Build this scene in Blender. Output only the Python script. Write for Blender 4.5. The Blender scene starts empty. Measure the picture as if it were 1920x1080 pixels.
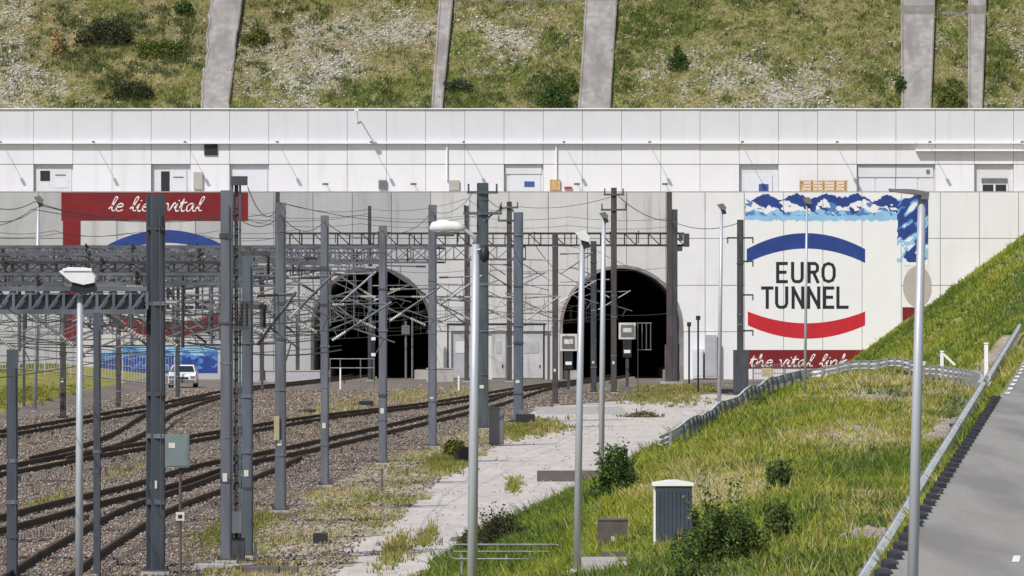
import bpy, math, random
import numpy as np
from mathutils import Vector
random.seed(7)
S = bpy.context.scene
COL = S.collection
F, PX0, HZ, CH = 11000.0, 960.0, 560.0, 6.875      # focal length in photo pixels, centre column, horizon row, camera height

# ------------------------------------------------------------------ camera, sky, sun, exposure
cam = bpy.data.cameras.new('camera'); co = bpy.data.objects.new('camera', cam); COL.objects.link(co)
co.location = (0, 0, CH); co.rotation_euler = (math.pi / 2, 0, 0)
cam.sensor_width = 36.0; cam.lens = 36.0 * F / 1920.0; cam.shift_y = 20.0 / 1920.0
cam.clip_start = 1.0; cam.clip_end = 6000
S.camera = co
SUN = Vector((0.47, 0.66, -0.90)).normalized()      # direction the light travels
world = bpy.data.worlds.new('World'); S.world = world; world.use_nodes = True
wn = world.node_tree.nodes; wl = world.node_tree.links
sky = wn.new('ShaderNodeTexSky'); sky.sky_type = 'NISHITA'; sky.sun_disc = False
sky.sun_elevation = math.asin(-SUN.z); sky.sun_rotation = math.atan2(-SUN.x, -SUN.y)
sky.dust_density = 1.5; sky.air_density = 1.0
wl.new(sky.outputs[0], wn['Background'].inputs[0]); wn['Background'].inputs[1].default_value = 0.10
sl = bpy.data.lights.new('sun', 'SUN'); so = bpy.data.objects.new('sun', sl); COL.objects.link(so)
sl.energy = 3.6; sl.angle = math.radians(0.6); sl.color = (1.0, 0.965, 0.92)
so.rotation_euler = SUN.to_track_quat('-Z', 'Y').to_euler(); so.location = (-60, 100, 120)
S.view_settings.view_transform = 'Standard'; S.view_settings.look = 'None'
S.view_settings.exposure = 0.18; S.view_settings.gamma = 1.0; S.view_settings.use_curve_mapping = False

# ------------------------------------------------------------------ small helpers
def P(px, py, Y): return (((px - PX0) / F) * Y, Y, CH + (HZ - py) / F * Y)
def G(px, py):
    Y = CH * F / (py - HZ); return ((px - PX0) / F * Y, Y)
def hsh(ix, iy, s):
    n = (ix.astype(np.int64) * 374761393 + iy.astype(np.int64) * 668265263 + s * 1274126177) & 0x7fffffff
    n = ((n ^ (n >> 13)) * 1274126177) & 0x7fffffff
    return ((n ^ (n >> 16)) & 0xffff) / 65535.0
def vnoise(x, y, s=0):
    x = np.asarray(x, float); y = np.asarray(y, float)
    ix = np.floor(x); iy = np.floor(y); fx = x - ix; fy = y - iy
    fx = fx * fx * (3 - 2 * fx); fy = fy * fy * (3 - 2 * fy)
    a = hsh(ix, iy, s); b = hsh(ix + 1, iy, s); c = hsh(ix, iy + 1, s); d = hsh(ix + 1, iy + 1, s)
    return (a * (1 - fx) + b * fx) * (1 - fy) + (c * (1 - fx) + d * fx) * fy
def fbm(x, y, s=0, o=3):
    x = np.asarray(x, float); y = np.asarray(y, float)
    t = 0; a = 0.5; n = 0
    for k in range(o):
        t = t + a * vnoise(x * 2 ** k, y * 2 ** k, s + k * 17); n += a; a *= 0.5
    return t / n
def sstep(a, b, x):
    t = np.clip((np.asarray(x, float) - a) / (b - a), 0, 1); return t * t * (3 - 2 * t)

# ------------------------------------------------------------------ materials
def mat(name, col, rough=0.7, metal=0.0, var=0.25, scale=3.0, bump=0.0, stain=None, stretch=(1, 1, 1), spec=0.3):
    m = bpy.data.materials.new(name); m.use_nodes = True
    n = m.node_tree.nodes; l = m.node_tree.links; b = n['Principled BSDF']
    b.inputs['Roughness'].default_value = rough; b.inputs['Metallic'].default_value = metal
    b.inputs['Specular IOR Level'].default_value = spec
    g = n.new('ShaderNodeNewGeometry'); mp = n.new('ShaderNodeMapping'); mp.inputs['Scale'].default_value = stretch
    l.new(g.outputs['Position'], mp.inputs['Vector'])
    t = n.new('ShaderNodeTexNoise'); t.inputs['Scale'].default_value = scale; t.inputs['Detail'].default_value = 6
    l.new(mp.outputs[0], t.inputs['Vector'])
    r = n.new('ShaderNodeValToRGB')
    r.color_ramp.elements[0].position = 0.3; r.color_ramp.elements[1].position = 0.7
    r.color_ramp.elements[0].color = [c * (1 - var) for c in col] + [1]
    r.color_ramp.elements[1].color = [min(1, c * (1 + var)) for c in col] + [1]
    l.new(t.outputs['Fac'], r.inputs[0]); out = r.outputs[0]
    if stain:                                               # (colour, scale, threshold, stretch)
        mp2 = n.new('ShaderNodeMapping'); mp2.inputs['Scale'].default_value = stain[3]
        l.new(g.outputs['Position'], mp2.inputs['Vector'])
        t2 = n.new('ShaderNodeTexNoise'); t2.inputs['Scale'].default_value = stain[1]; t2.inputs['Detail'].default_value = 5
        l.new(mp2.outputs[0], t2.inputs['Vector'])
        r2 = n.new('ShaderNodeValToRGB'); r2.color_ramp.elements[0].position = stain[2]; r2.color_ramp.elements[1].position = stain[2] + 0.2
        l.new(t2.outputs['Fac'], r2.inputs[0])
        mx = n.new('ShaderNodeMix'); mx.data_type = 'RGBA'
        l.new(r2.outputs[0], mx.inputs['Factor']); l.new(out, mx.inputs['A']); mx.inputs['B'].default_value = list(stain[0]) + [1]
        out = mx.outputs['Result']
    l.new(out, b.inputs['Base Color'])
    if bump:
        bp = n.new('ShaderNodeBump'); bp.inputs['Strength'].default_value = bump; bp.inputs['Distance'].default_value = 0.05
        l.new(t.outputs['Fac'], bp.inputs['Height']); l.new(bp.outputs[0], b.inputs['Normal'])
    return m
def attr_mat(name, rough=0.9, var=0.3, scale=6.0, trans=0.0):
    m = bpy.data.materials.new(name); m.use_nodes = True
    n = m.node_tree.nodes; l = m.node_tree.links; b = n['Principled BSDF']
    b.inputs['Roughness'].default_value = rough; b.inputs['Specular IOR Level'].default_value = 0.15
    a = n.new('ShaderNodeAttribute'); a.attribute_name = 'tint'
    g = n.new('ShaderNodeNewGeometry'); t = n.new('ShaderNodeTexNoise'); t.inputs['Scale'].default_value = scale; t.inputs['Detail'].default_value = 3
    l.new(g.outputs['Position'], t.inputs['Vector'])
    mr = n.new('ShaderNodeMapRange'); mr.inputs[1].default_value = 0.3; mr.inputs[2].default_value = 0.7
    mr.inputs[3].default_value = 1 - var; mr.inputs[4].default_value = 1 + var
    l.new(t.outputs['Fac'], mr.inputs[0])
    mx = n.new('ShaderNodeMix'); mx.data_type = 'RGBA'; mx.blend_type = 'MULTIPLY'; mx.inputs['Factor'].default_value = 1
    l.new(a.outputs['Color'], mx.inputs['A']); l.new(mr.outputs[0], mx.inputs['B'])
    l.new(mx.outputs['Result'], b.inputs['Base Color'])
    if trans:
        tb = n.new('ShaderNodeBsdfTranslucent'); l.new(mx.outputs['Result'], tb.inputs['Color'])
        ms = n.new('ShaderNodeMixShader'); ms.inputs[0].default_value = trans
        l.new(b.outputs[0], ms.inputs[1]); l.new(tb.outputs[0], ms.inputs[2])
        l.new(ms.outputs[0], n['Material Output'].inputs[0])
    return m
M = {}
DIRT = (0.30, 0.28, 0.26)
M['panel_white'] = mat('white_painted_panel', (0.69, 0.69, 0.71), 0.6, var=0.03, scale=0.5, stain=((0.60, 0.59, 0.58), 0.6, 0.56, (1.5, 1, 0.25)))
M['panel_white2'] = mat('white_painted_panel_b', (0.71, 0.71, 0.73), 0.6, var=0.03, scale=0.5, stain=((0.63, 0.62, 0.61), 0.6, 0.58, (1.5, 1, 0.25)))
M['panel_up'] = mat('white_upper_panel', (0.70, 0.695, 0.72), 0.55, var=0.025, scale=0.5, stain=((0.62, 0.615, 0.635), 0.7, 0.58, (1.6, 1, 0.2)))
M['panel_up2'] = mat('white_upper_panel_b', (0.675, 0.67, 0.70), 0.55, var=0.025, scale=0.5, stain=((0.62, 0.615, 0.62), 0.7, 0.55, (1.6, 1, 0.2)))
M['panel_band'] = mat('pale_fascia_panel', (0.60, 0.60, 0.635), 0.55, var=0.03, scale=0.5, stain=((0.55, 0.55, 0.58), 0.8, 0.58, (1.6, 1, 0.2)))
M['panel_grey'] = mat('weathered_grey_panel', (0.53, 0.525, 0.525), 0.75, var=0.05, scale=0.8, stain=((0.36, 0.34, 0.32), 0.5, 0.54, (2.0, 1, 0.22)))
M['panel_grey2'] = mat('weathered_grey_panel_b', (0.555, 0.55, 0.55), 0.75, var=0.05, scale=0.8, stain=((0.38, 0.36, 0.34), 0.5, 0.56, (2.0, 1, 0.22)))
M['panel_cool'] = mat('cool_grey_panel', (0.385, 0.385, 0.395), 0.75, var=0.05, scale=0.8, stain=((0.31, 0.305, 0.305), 0.5, 0.54, (2.0, 1, 0.22)))
M['panel_cool2'] = mat('cool_grey_panel_b', (0.41, 0.41, 0.42), 0.75, var=0.05, scale=0.8, stain=((0.33, 0.325, 0.32), 0.5, 0.56, (2.0, 1, 0.22)))
M['joint_pale'] = mat('pale_joint', (0.60, 0.60, 0.62), 0.9, var=0.05)
M['joint'] = mat('wall_joint', (0.40, 0.395, 0.39), 0.9, var=0.1)
M['lining'] = mat('tunnel_lining', (0.24, 0.24, 0.25), 0.9, var=0.3, scale=0.5)
M['ledge'] = mat('white_ledge', (0.80, 0.80, 0.80), 0.5, var=0.03)
M['door'] = mat('pale_grey_door', (0.62, 0.63, 0.68), 0.5, var=0.04)
M['doorgrey'] = mat('grey_door', (0.40, 0.40, 0.43), 0.5, var=0.1, scale=1.5)
M['doorgrey2'] = mat('pale_worn_door', (0.47, 0.465, 0.48), 0.55, var=0.12, scale=1.2, stain=((0.34, 0.33, 0.33), 0.8, 0.5, (2, 1, 0.5)))
M['recess'] = mat('recess_panel', (0.60, 0.60, 0.61), 0.6, var=0.05)
M['dark'] = mat('dark_vent', (0.025, 0.026, 0.03), 0.5, var=0.2)
M['blue_sign'] = mat('blue_sign', (0.05, 0.09, 0.28), 0.5, var=0.1)
M['red'] = mat('red_paint', (0.175, 0.012, 0.016), 0.6, var=0.12, scale=1.0, stain=((0.15, 0.02, 0.02), 0.7, 0.6, (1, 1, 0.4)))
M['redbright'] = mat('bright_red_paint', (0.48, 0.018, 0.03), 0.6, var=0.08, scale=1.0)
M['navy'] = mat('navy_paint', (0.022, 0.05, 0.22), 0.6, var=0.15, scale=1.2)
M['midblue'] = mat('mid_blue_paint', (0.08, 0.20, 0.46), 0.6, var=0.15, scale=1.2)
M['lightblue'] = mat('light_blue_paint', (0.25, 0.47, 0.68), 0.6, var=0.12, scale=1.2)
M['mural_white'] = mat('mural_white', (0.73, 0.73, 0.745), 0.6, var=0.02, scale=0.6)
M['mural_dull'] = mat('dull_mural_white', (0.50, 0.495, 0.50), 0.65, var=0.06, scale=0.6, stain=((0.36, 0.35, 0.345), 0.5, 0.5, (2, 1, 0.3)))
M['beige'] = mat('beige_paint', (0.40, 0.365, 0.34), 0.6, var=0.06)
M['black'] = mat('black_paint', (0.018, 0.022, 0.03), 0.6, var=0.15)
M['wood'] = mat('pale_timber', (0.50, 0.33, 0.15), 0.8, var=0.3, scale=4)
M['steel'] = mat('galvanised_mast', (0.155, 0.165, 0.19), 0.55, 0.25, var=0.2, scale=1.2, stretch=(3, 3, 0.5), stain=((0.12, 0.11, 0.10), 1.0, 0.6, (3, 3, 0.4)))
M['steelb'] = mat('blue_grey_mast', (0.125, 0.145, 0.175), 0.55, 0.25, var=0.2, scale=1.2, stretch=(3, 3, 0.5), stain=((0.10, 0.10, 0.10), 1.0, 0.6, (3, 3, 0.4)))
M['steeld'] = mat('dark_mast', (0.07, 0.073, 0.083), 0.6, 0.2, var=0.3, scale=1.2, stretch=(3, 3, 0.5), stain=((0.08, 0.06, 0.05), 1.2, 0.58, (3, 3, 0.4)))
M['steeln'] = mat('navy_grey_mast', (0.085, 0.095, 0.115), 0.6, 0.2, var=0.25, scale=1.2, stretch=(3, 3, 0.5))
M['steelbr'] = mat('brown_mast', (0.085, 0.075, 0.072), 0.7, 0.1, var=0.3, scale=1.2, stretch=(3, 3, 0.5), stain=((0.05, 0.05, 0.05), 1.2, 0.56, (3, 3, 0.4)))
M['steelg'] = mat('green_grey_mast', (0.085, 0.105, 0.112), 0.6, 0.2, var=0.25, scale=1.2, stretch=(3, 3, 0.5))
M['truss'] = mat('truss_steel', (0.11, 0.115, 0.125), 0.6, 0.25, var=0.4, scale=1.5)
M['trussb'] = mat('blue_truss_steel', (0.125, 0.138, 0.16), 0.6, 0.25, var=0.3, scale=1.5)
M['trussd'] = mat('dark_truss_steel', (0.045, 0.045, 0.05), 0.6, 0.2, var=0.3, scale=1.5)
M['tube'] = mat('galvanised_tube', (0.20, 0.20, 0.21), 0.45, 0.4, var=0.2)
M['insul'] = mat('glazed_insulator', (0.42, 0.40, 0.345), 0.3, var=0.15, scale=8)
M['insuld'] = mat('brown_insulator', (0.05, 0.035, 0.03), 0.3, var=0.2, scale=8)
M['wire'] = mat('copper_wire', (0.10, 0.10, 0.10), 0.6, 0.3, var=0.2)
M['lamp'] = mat('lamp_pole_metal', (0.44, 0.46, 0.49), 0.45, 0.3, var=0.08, scale=1.0, stretch=(4, 4, 0.4), stain=((0.34, 0.35, 0.36), 0.8, 0.58, (4, 4, 0.4)))
M['lampw'] = mat('lamp_hood', (0.70, 0.71, 0.72), 0.4, var=0.08)
M['rail'] = mat('rusty_rail', (0.085, 0.054, 0.04), 0.7, 0.2, var=0.3, scale=2)
M['railtop'] = mat('worn_rail_head', (0.12, 0.10, 0.09), 0.4, 0.5, var=0.2, scale=2)
M['sleeper'] = mat('concrete_sleeper', (0.24, 0.21, 0.185), 0.9, var=0.25, scale=1.0)
M['conc'] = mat('concrete', (0.38, 0.36, 0.34), 0.9, var=0.15, scale=1.5, bump=0.3, stain=((0.26, 0.245, 0.23), 1.0, 0.55, (1, 1, 1)))
M['concp'] = mat('pinkish_concrete', (0.245, 0.22, 0.21), 0.9, var=0.2, scale=1.2, bump=0.3, stain=((0.165, 0.145, 0.14), 0.8, 0.48, (1.2, 0.4, 0.4)))
M['chute'] = mat('chute_concrete', (0.275, 0.26, 0.247), 0.9, var=0.2, scale=1.6, bump=0.3, stain=((0.195, 0.18, 0.172), 0.7, 0.45, (1.2, 0.4, 0.4)))
M['concd'] = mat('dark_brown_concrete', (0.12, 0.10, 0.095), 0.9, var=0.2, scale=2)
M['guard'] = mat('galvanised_guardrail', (0.58, 0.59, 0.60), 0.5, 0.2, var=0.15, scale=1.0)
M['guardp'] = mat('guardrail_post', (0.25, 0.25, 0.26), 0.6, 0.3, var=0.25)
M['white'] = mat('white_paint', (0.78, 0.78, 0.77), 0.5, var=0.05)
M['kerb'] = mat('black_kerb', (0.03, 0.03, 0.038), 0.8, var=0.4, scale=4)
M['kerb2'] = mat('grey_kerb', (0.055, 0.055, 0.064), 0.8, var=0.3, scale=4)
M['boxblue'] = mat('dark_blue_grey_door', (0.058, 0.07, 0.088), 0.5, 0.1, var=0.12, scale=1.2)
M['boxgrey'] = mat('grey_cabinet', (0.15, 0.145, 0.15), 0.6, var=0.15, scale=1.5)
M['greencab'] = mat('green_grey_cabinet', (0.16, 0.20, 0.20), 0.55, var=0.1)
M['yellow'] = mat('faded_yellow', (0.40, 0.36, 0.22), 0.6, var=0.15)
M['signw'] = mat('sign_cream', (0.58, 0.57, 0.50), 0.6, var=0.1)
M['glass'] = mat('dark_glass', (0.02, 0.025, 0.03), 0.1, var=0.1, spec=0.6)
M['vanw'] = mat('white_car_paint', (0.78, 0.79, 0.80), 0.25, var=0.02, spec=0.5)
M['rubber'] = mat('black_rubber', (0.02, 0.02, 0.02), 0.8, var=0.2)
M['brownpanel'] = mat('brown_panel', (0.10, 0.085, 0.08), 0.7, var=0.3, scale=2)
M['asphalt'] = mat('worn_asphalt', (0.285, 0.272, 0.245), 0.85, var=0.16, scale=14, bump=0.15, stain=((0.205, 0.192, 0.176), 0.8, 0.44, (1.0, 0.09, 1)))
M['stem'] = mat('woody_stem', (0.09, 0.065, 0.045), 0.9, var=0.3)
M['leaf'] = attr_mat('leaf', 0.7, 0.35, 3.0, 0.3)
M['grassm'] = attr_mat('grass_blade', 0.8, 0.25, 1.5, 0.3)
M['stonem'] = attr_mat('loose_stone', 0.9, 0.2, 4.0)

def ground_mat():
    m = bpy.data.materials.new('ground_cover'); m.use_nodes = True
    n = m.node_tree.nodes; l = m.node_tree.links; b = n['Principled BSDF']
    b.inputs['Roughness'].default_value = 0.95; b.inputs['Specular IOR Level'].default_value = 0.1
    g = n.new('ShaderNodeNewGeometry')
    def noise(scale, det=5, st=(1, 1, 1)):
        mp = n.new('ShaderNodeMapping'); mp.inputs['Scale'].default_value = st; l.new(g.outputs['Position'], mp.inputs['Vector'])
        t = n.new('ShaderNodeTexNoise'); t.inputs['Scale'].default_value = scale; t.inputs['Detail'].default_value = det
        l.new(mp.outputs[0], t.inputs['Vector']); return t.outputs['Fac']
    def ramp(f, stops):
        r = n.new('ShaderNodeValToRGB'); e = r.color_ramp.elements
        while len(e) < len(stops): e.new(0.5)
        for k, (p, c) in enumerate(stops): e[k].position = p; e[k].color = list(c) + [1]
        l.new(f, r.inputs[0]); return r.outputs[0]
    def mix(f, a, c):
        mx = n.new('ShaderNodeMix'); mx.data_type = 'RGBA'; l.new(f, mx.inputs['Factor']); l.new(a, mx.inputs['A']); l.new(c, mx.inputs['B'])
        return mx.outputs['Result']
    def attr(nm, nz, amt=0.9):
        a = n.new('ShaderNodeAttribute'); a.attribute_name = nm
        s = n.new('ShaderNodeMath'); s.operation = 'SUBTRACT'; l.new(nz, s.inputs[0]); s.inputs[1].default_value = 0.5
        mm = n.new('ShaderNodeMath'); mm.operation = 'MULTIPLY_ADD'; l.new(s.outputs[0], mm.inputs[0]); mm.inputs[1].default_value = amt
        l.new(a.outputs['Fac'], mm.inputs[2])
        mr = n.new('ShaderNodeMapRange'); mr.inputs[1].default_value = 0.35; mr.inputs[2].default_value = 0.65; l.new(mm.outputs[0], mr.inputs[0])
        return mr.outputs[0]
    st = (1, 0.22, 1)
    nb = noise(9, 6, (1, 0.5, 1)); n2 = noise(0.7, 4, st); n3 = noise(2.5, 6, st); n4 = noise(0.25, 4, (1, 0.3, 1))
    ballast = mix(ramp(n2, [(0.35, (0, 0, 0)), (0.65, (1, 1, 1))]),
                  ramp(nb, [(0.25, (0.11, 0.088, 0.07)), (0.55, (0.22, 0.178, 0.145)), (0.8, (0.34, 0.29, 0.245))]),
                  ramp(nb, [(0.25, (0.085, 0.078, 0.072)), (0.55, (0.175, 0.16, 0.148)), (0.8, (0.31, 0.29, 0.27))]))
    path = mix(ramp(n2, [(0.35, (0, 0, 0)), (0.7, (1, 1, 1))]),
               ramp(n3, [(0.2, (0.44, 0.40, 0.365)), (0.55, (0.55, 0.505, 0.47)), (0.85, (0.61, 0.57, 0.535))]),
               ramp(n3, [(0.2, (0.37, 0.335, 0.30)), (0.55, (0.47, 0.43, 0.395)), (0.85, (0.55, 0.51, 0.47))]))
    grass = mix(ramp(n4, [(0.38, (0, 0, 0)), (0.62, (1, 1, 1))]),
                ramp(n3, [(0.25, (0.13, 0.135, 0.03)), (0.55, (0.24, 0.23, 0.055)), (0.8, (0.36, 0.31, 0.13))]),
                ramp(n3, [(0.25, (0.17, 0.155, 0.045)), (0.55, (0.28, 0.25, 0.08)), (0.8, (0.40, 0.34, 0.18))]))
    dry = ramp(n3, [(0.25, (0.25, 0.215, 0.13)), (0.55, (0.38, 0.335, 0.24)), (0.8, (0.48, 0.44, 0.36))])
    dirt = ramp(n3, [(0.25, (0.22, 0.18, 0.15)), (0.55, (0.34, 0.29, 0.25)), (0.8, (0.52, 0.48, 0.43))])
    c = mix(attr('dry', n3), ballast, dry)
    c = mix(attr('path', n3, 1.3), c, path)
    c = mix(attr('grass', n3), c, grass)
    c = mix(attr('dirt', n3, 1.2), c, dirt)
    l.new(c, b.inputs['Base Color'])
    bp = n.new('ShaderNodeBump'); bp.inputs['Strength'].default_value = 0.25; bp.inputs['Distance'].default_value = 0.05
    l.new(nb, bp.inputs['Height']); l.new(bp.outputs[0], b.inputs['Normal'])
    return m
M['ground'] = ground_mat()

# ------------------------------------------------------------------ mesh building
class MB:
    def __init__(s): s.v = []; s.f = []
    def box(s, x0, x1, y0, y1, z0, z1):
        k = len(s.v)
        s.v += [(x0, y0, z0), (x1, y0, z0), (x1, y1, z0), (x0, y1, z0), (x0, y0, z1), (x1, y0, z1), (x1, y1, z1), (x0, y1, z1)]
        s.f += [tuple(k + i for i in q) for q in ((0, 3, 2, 1), (4, 5, 6, 7), (0, 1, 5, 4), (1, 2, 6, 5), (2, 3, 7, 6), (3, 0, 4, 7))]
        return s
    def bar(s, p, q, w, h=None):
        h = w if h is None else h
        p = Vector(p); q = Vector(q); d = (q - p).normalized()
        u = d.cross(Vector((0, 0, 1)))
        u = Vector((1, 0, 0)) if u.length < 1e-4 else u.normalized()
        t = u.cross(d); k = len(s.v)
        for c in (p, q):
            for a, b in ((-1, -1), (1, -1), (1, 1), (-1, 1)): s.v.append(tuple(c + u * (a * w / 2) + t * (b * h / 2)))
        s.f += [tuple(k + i for i in q4) for q4 in ((0, 1, 2, 3), (7, 6, 5, 4), (0, 4, 5, 1), (1, 5, 6, 2), (2, 6, 7, 3), (3, 7, 4, 0))]
        return s
    def tube(s, pts, r, n=6, cap=True):
        pts = [Vector(p) for p in pts]; k0 = len(s.v); N = len(pts)
        rs = r if isinstance(r, (list, tuple)) else [r] * N
        ref = None
        for i, p in enumerate(pts):
            d = (pts[min(i + 1, N - 1)] - pts[max(i - 1, 0)]).normalized()
            a = Vector((0, 0, 1)) if abs(d.z) < 0.9 else Vector((1, 0, 0))
            u = d.cross(a).normalized()
            if ref is not None and u.dot(ref) < 0: u = -u
            ref = u; t = d.cross(u)
            for j in range(n):
                an = 2 * math.pi * j / n
                s.v.append(tuple(p + u * (math.cos(an) * rs[i]) + t * (math.sin(an) * rs[i])))
        for i in range(N - 1):
            for j in range(n):
                a = k0 + i * n + j; b = k0 + i * n + (j + 1) % n
                s.f.append((a, b, b + n, a + n))
        if cap:
            s.f.append(tuple(k0 + j for j in range(n))[::-1]); s.f.append(tuple(k0 + (N - 1) * n + j for j in range(n)))
        return s
    def prism(s, poly, y0, y1):                             # polygon in the XZ plane, thickness along Y
        k = len(s.v); n = len(poly)
        s.v += [(x, y0, z) for x, z in poly] + [(x, y1, z) for x, z in poly]
        s.f.append(tuple(k + i for i in range(n))); s.f.append(tuple(k + n + i for i in range(n))[::-1])
        for i in range(n):
            j = (i + 1) % n; s.f.append((k + j, k + i, k + n + i, k + n + j))
        return s
    def prismx(s, poly, x0, x1):                            # polygon in the YZ plane, thickness along X
        k = len(s.v); n = len(poly)
        s.v += [(x0, y, z) for y, z in poly] + [(x1, y, z) for y, z in poly]
        s.f.append(tuple(k + i for i in range(n))[::-1]); s.f.append(tuple(k + n + i for i in range(n)))
        for i in range(n):
            j = (i + 1) % n; s.f.append((k + i, k + j, k + n + j, k + n + i))
        return s
    def band(s, top, bot, y0, y1):                          # strip between two XZ polylines, thickness along Y
        k = len(s.v); n = len(top)
        for y in (y0, y1):
            s.v += [(x, y, z) for x, z in top] + [(x, y, z) for x, z in bot]
        for i in range(n - 1):
            a, b, c, d = k + i, k + i + 1, k + n + i + 1, k + n + i
            s.f.append((a, d, c, b)); o = 2 * n
            s.f.append((a, b, b + o, a + o)); s.f.append((d, d + o, c + o, c))
        for i in (0, n - 1):
            a, d = k + i, k + n + i; s.f.append((a, a + 2 * n, d + 2 * n, d))
        return s
    def build(s, name, m, parent=None, smooth=False, rot=None):
        off = parent['origin'] if parent is not None and 'origin' in parent else (0, 0, 0)
        me = bpy.data.meshes.new(name)
        me.from_pydata([(x - off[0], y - off[1], z - off[2]) for x, y, z in s.v], [], s.f)
        me.materials.append(M[m] if isinstance(m, str) else m)
        if smooth: me.polygons.foreach_set('use_smooth', [True] * len(me.polygons))
        me.update()
        o = bpy.data.objects.new(name, me); COL.objects.link(o)
        if parent is not None: o.parent = parent; o['origin'] = off
        return o
def tag(o, label, cat, group=None, kind=None):
    if label: o['label'] = label
    if cat: o['category'] = cat
    if group: o['group'] = group
    if kind: o['kind'] = kind
    return o
def thing(name, label, cat, loc, group=None):
    o = bpy.data.objects.new(name, None); COL.objects.link(o); o.location = loc; o.empty_display_size = 0.3
    o['origin'] = tuple(loc)
    return tag(o, label, cat, group)
def box(*a): return MB().box(*a)
def raw_mesh(name, v, faces_n, idx, m, tint=None, parent=None):
    me = bpy.data.meshes.new(name); nv = len(v); nf = len(idx) // faces_n
    me.vertices.add(nv); me.vertices.foreach_set('co', np.asarray(v, np.float32).ravel())
    me.loops.add(len(idx)); me.loops.foreach_set('vertex_index', np.asarray(idx, np.int32))
    me.polygons.add(nf); me.polygons.foreach_set('loop_start', np.arange(0, nf * faces_n, faces_n, dtype=np.int32))
    try: me.polygons.foreach_set('loop_total', np.full(nf, faces_n, np.int32))
    except Exception: pass
    me.update(calc_edges=True)
    if tint is not None:
        a = me.color_attributes.new('tint', 'FLOAT_COLOR', 'POINT')
        c = np.ones((nv, 4), np.float32); c[:, :3] = tint; a.data.foreach_set('color', c.ravel())
    me.materials.append(M[m] if isinstance(m, str) else m)
    o = bpy.data.objects.new(name, me); COL.objects.link(o)
    if parent is not None: o.parent = parent
    return o
RG = np.random.default_rng(11)
def blades(name, x, y, z, h, w, tint, n, m='grassm', lean=0.5):
    """tufts of n pointed blades at every point"""
    N = len(x); x = np.repeat(x, n); y = np.repeat(y, n); z = np.repeat(z, n); h = np.repeat(h, n) * RG.uniform(0.6, 1.2, N * n); w = np.repeat(w, n)
    tint = np.repeat(tint, n, axis=0) * RG.uniform(0.75, 1.25, (N * n, 1))
    an = RG.uniform(0, 2 * np.pi, N * n); rr = RG.uniform(0, 1, N * n) * w * 3.0
    bx = x + np.cos(an) * rr; by = y + np.sin(an) * rr
    fa = RG.uniform(-0.9, 0.9, N * n); dx = np.cos(fa) * w / 2; dy = np.sin(fa) * w / 2
    lx = RG.normal(0, lean, N * n) * h; ly = RG.normal(0, lean, N * n) * h
    v = np.stack([np.stack([bx - dx, by - dy, z - 0.03], 1), np.stack([bx + dx, by + dy, z - 0.03], 1), np.stack([bx + lx, by + ly, z + h], 1)], 1).reshape(-1, 3)
    o = raw_mesh(name, v, 3, np.arange(len(v)), m, np.repeat(tint, 3, axis=0))
    o['kind'] = 'stuff'; return o
OCT = np.array([(1, 0, 0), (-1, 0, 0), (0, 1, 0), (0, -1, 0), (0, 0, 1), (0, 0, -1)], float)
OCF = np.array([(0, 2, 4), (2, 1, 4), (1, 3, 4), (3, 0, 4), (2, 0, 5), (1, 2, 5), (3, 1, 5), (0, 3, 5)])
def stones(name, x, y, z, r, tint, flat=0.7, m='stonem'):
    N = len(x); sc = RG.uniform(0.6, 1.3, (N, 1, 3)) * r[:, None, None]; sc[:, :, 2] *= flat
    p = OCT[None] * sc * RG.uniform(0.75, 1.2, (N, 6, 1))
    an = RG.uniform(0, 6.28, N); ti = RG.uniform(-0.6, 0.6, N)
    c, s = np.cos(ti)[:, None], np.sin(ti)[:, None]
    px, pz = p[:, :, 0] * c - p[:, :, 2] * s, p[:, :, 0] * s + p[:, :, 2] * c
    c, s = np.cos(an)[:, None], np.sin(an)[:, None]
    qx, qy = px * c - p[:, :, 1] * s, px * s + p[:, :, 1] * c
    v = np.stack([qx + x[:, None], qy + y[:, None], pz + z[:, None]], 2).reshape(-1, 3)
    idx = (OCF[None] + (np.arange(N) * 6)[:, None, None]).ravel()
    o = raw_mesh(name, v, 3, idx, m, np.repeat(tint, 6, axis=0)); o['kind'] = 'stuff'; return o
def pick(pal, k): return np.asarray(pal)[k]

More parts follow.
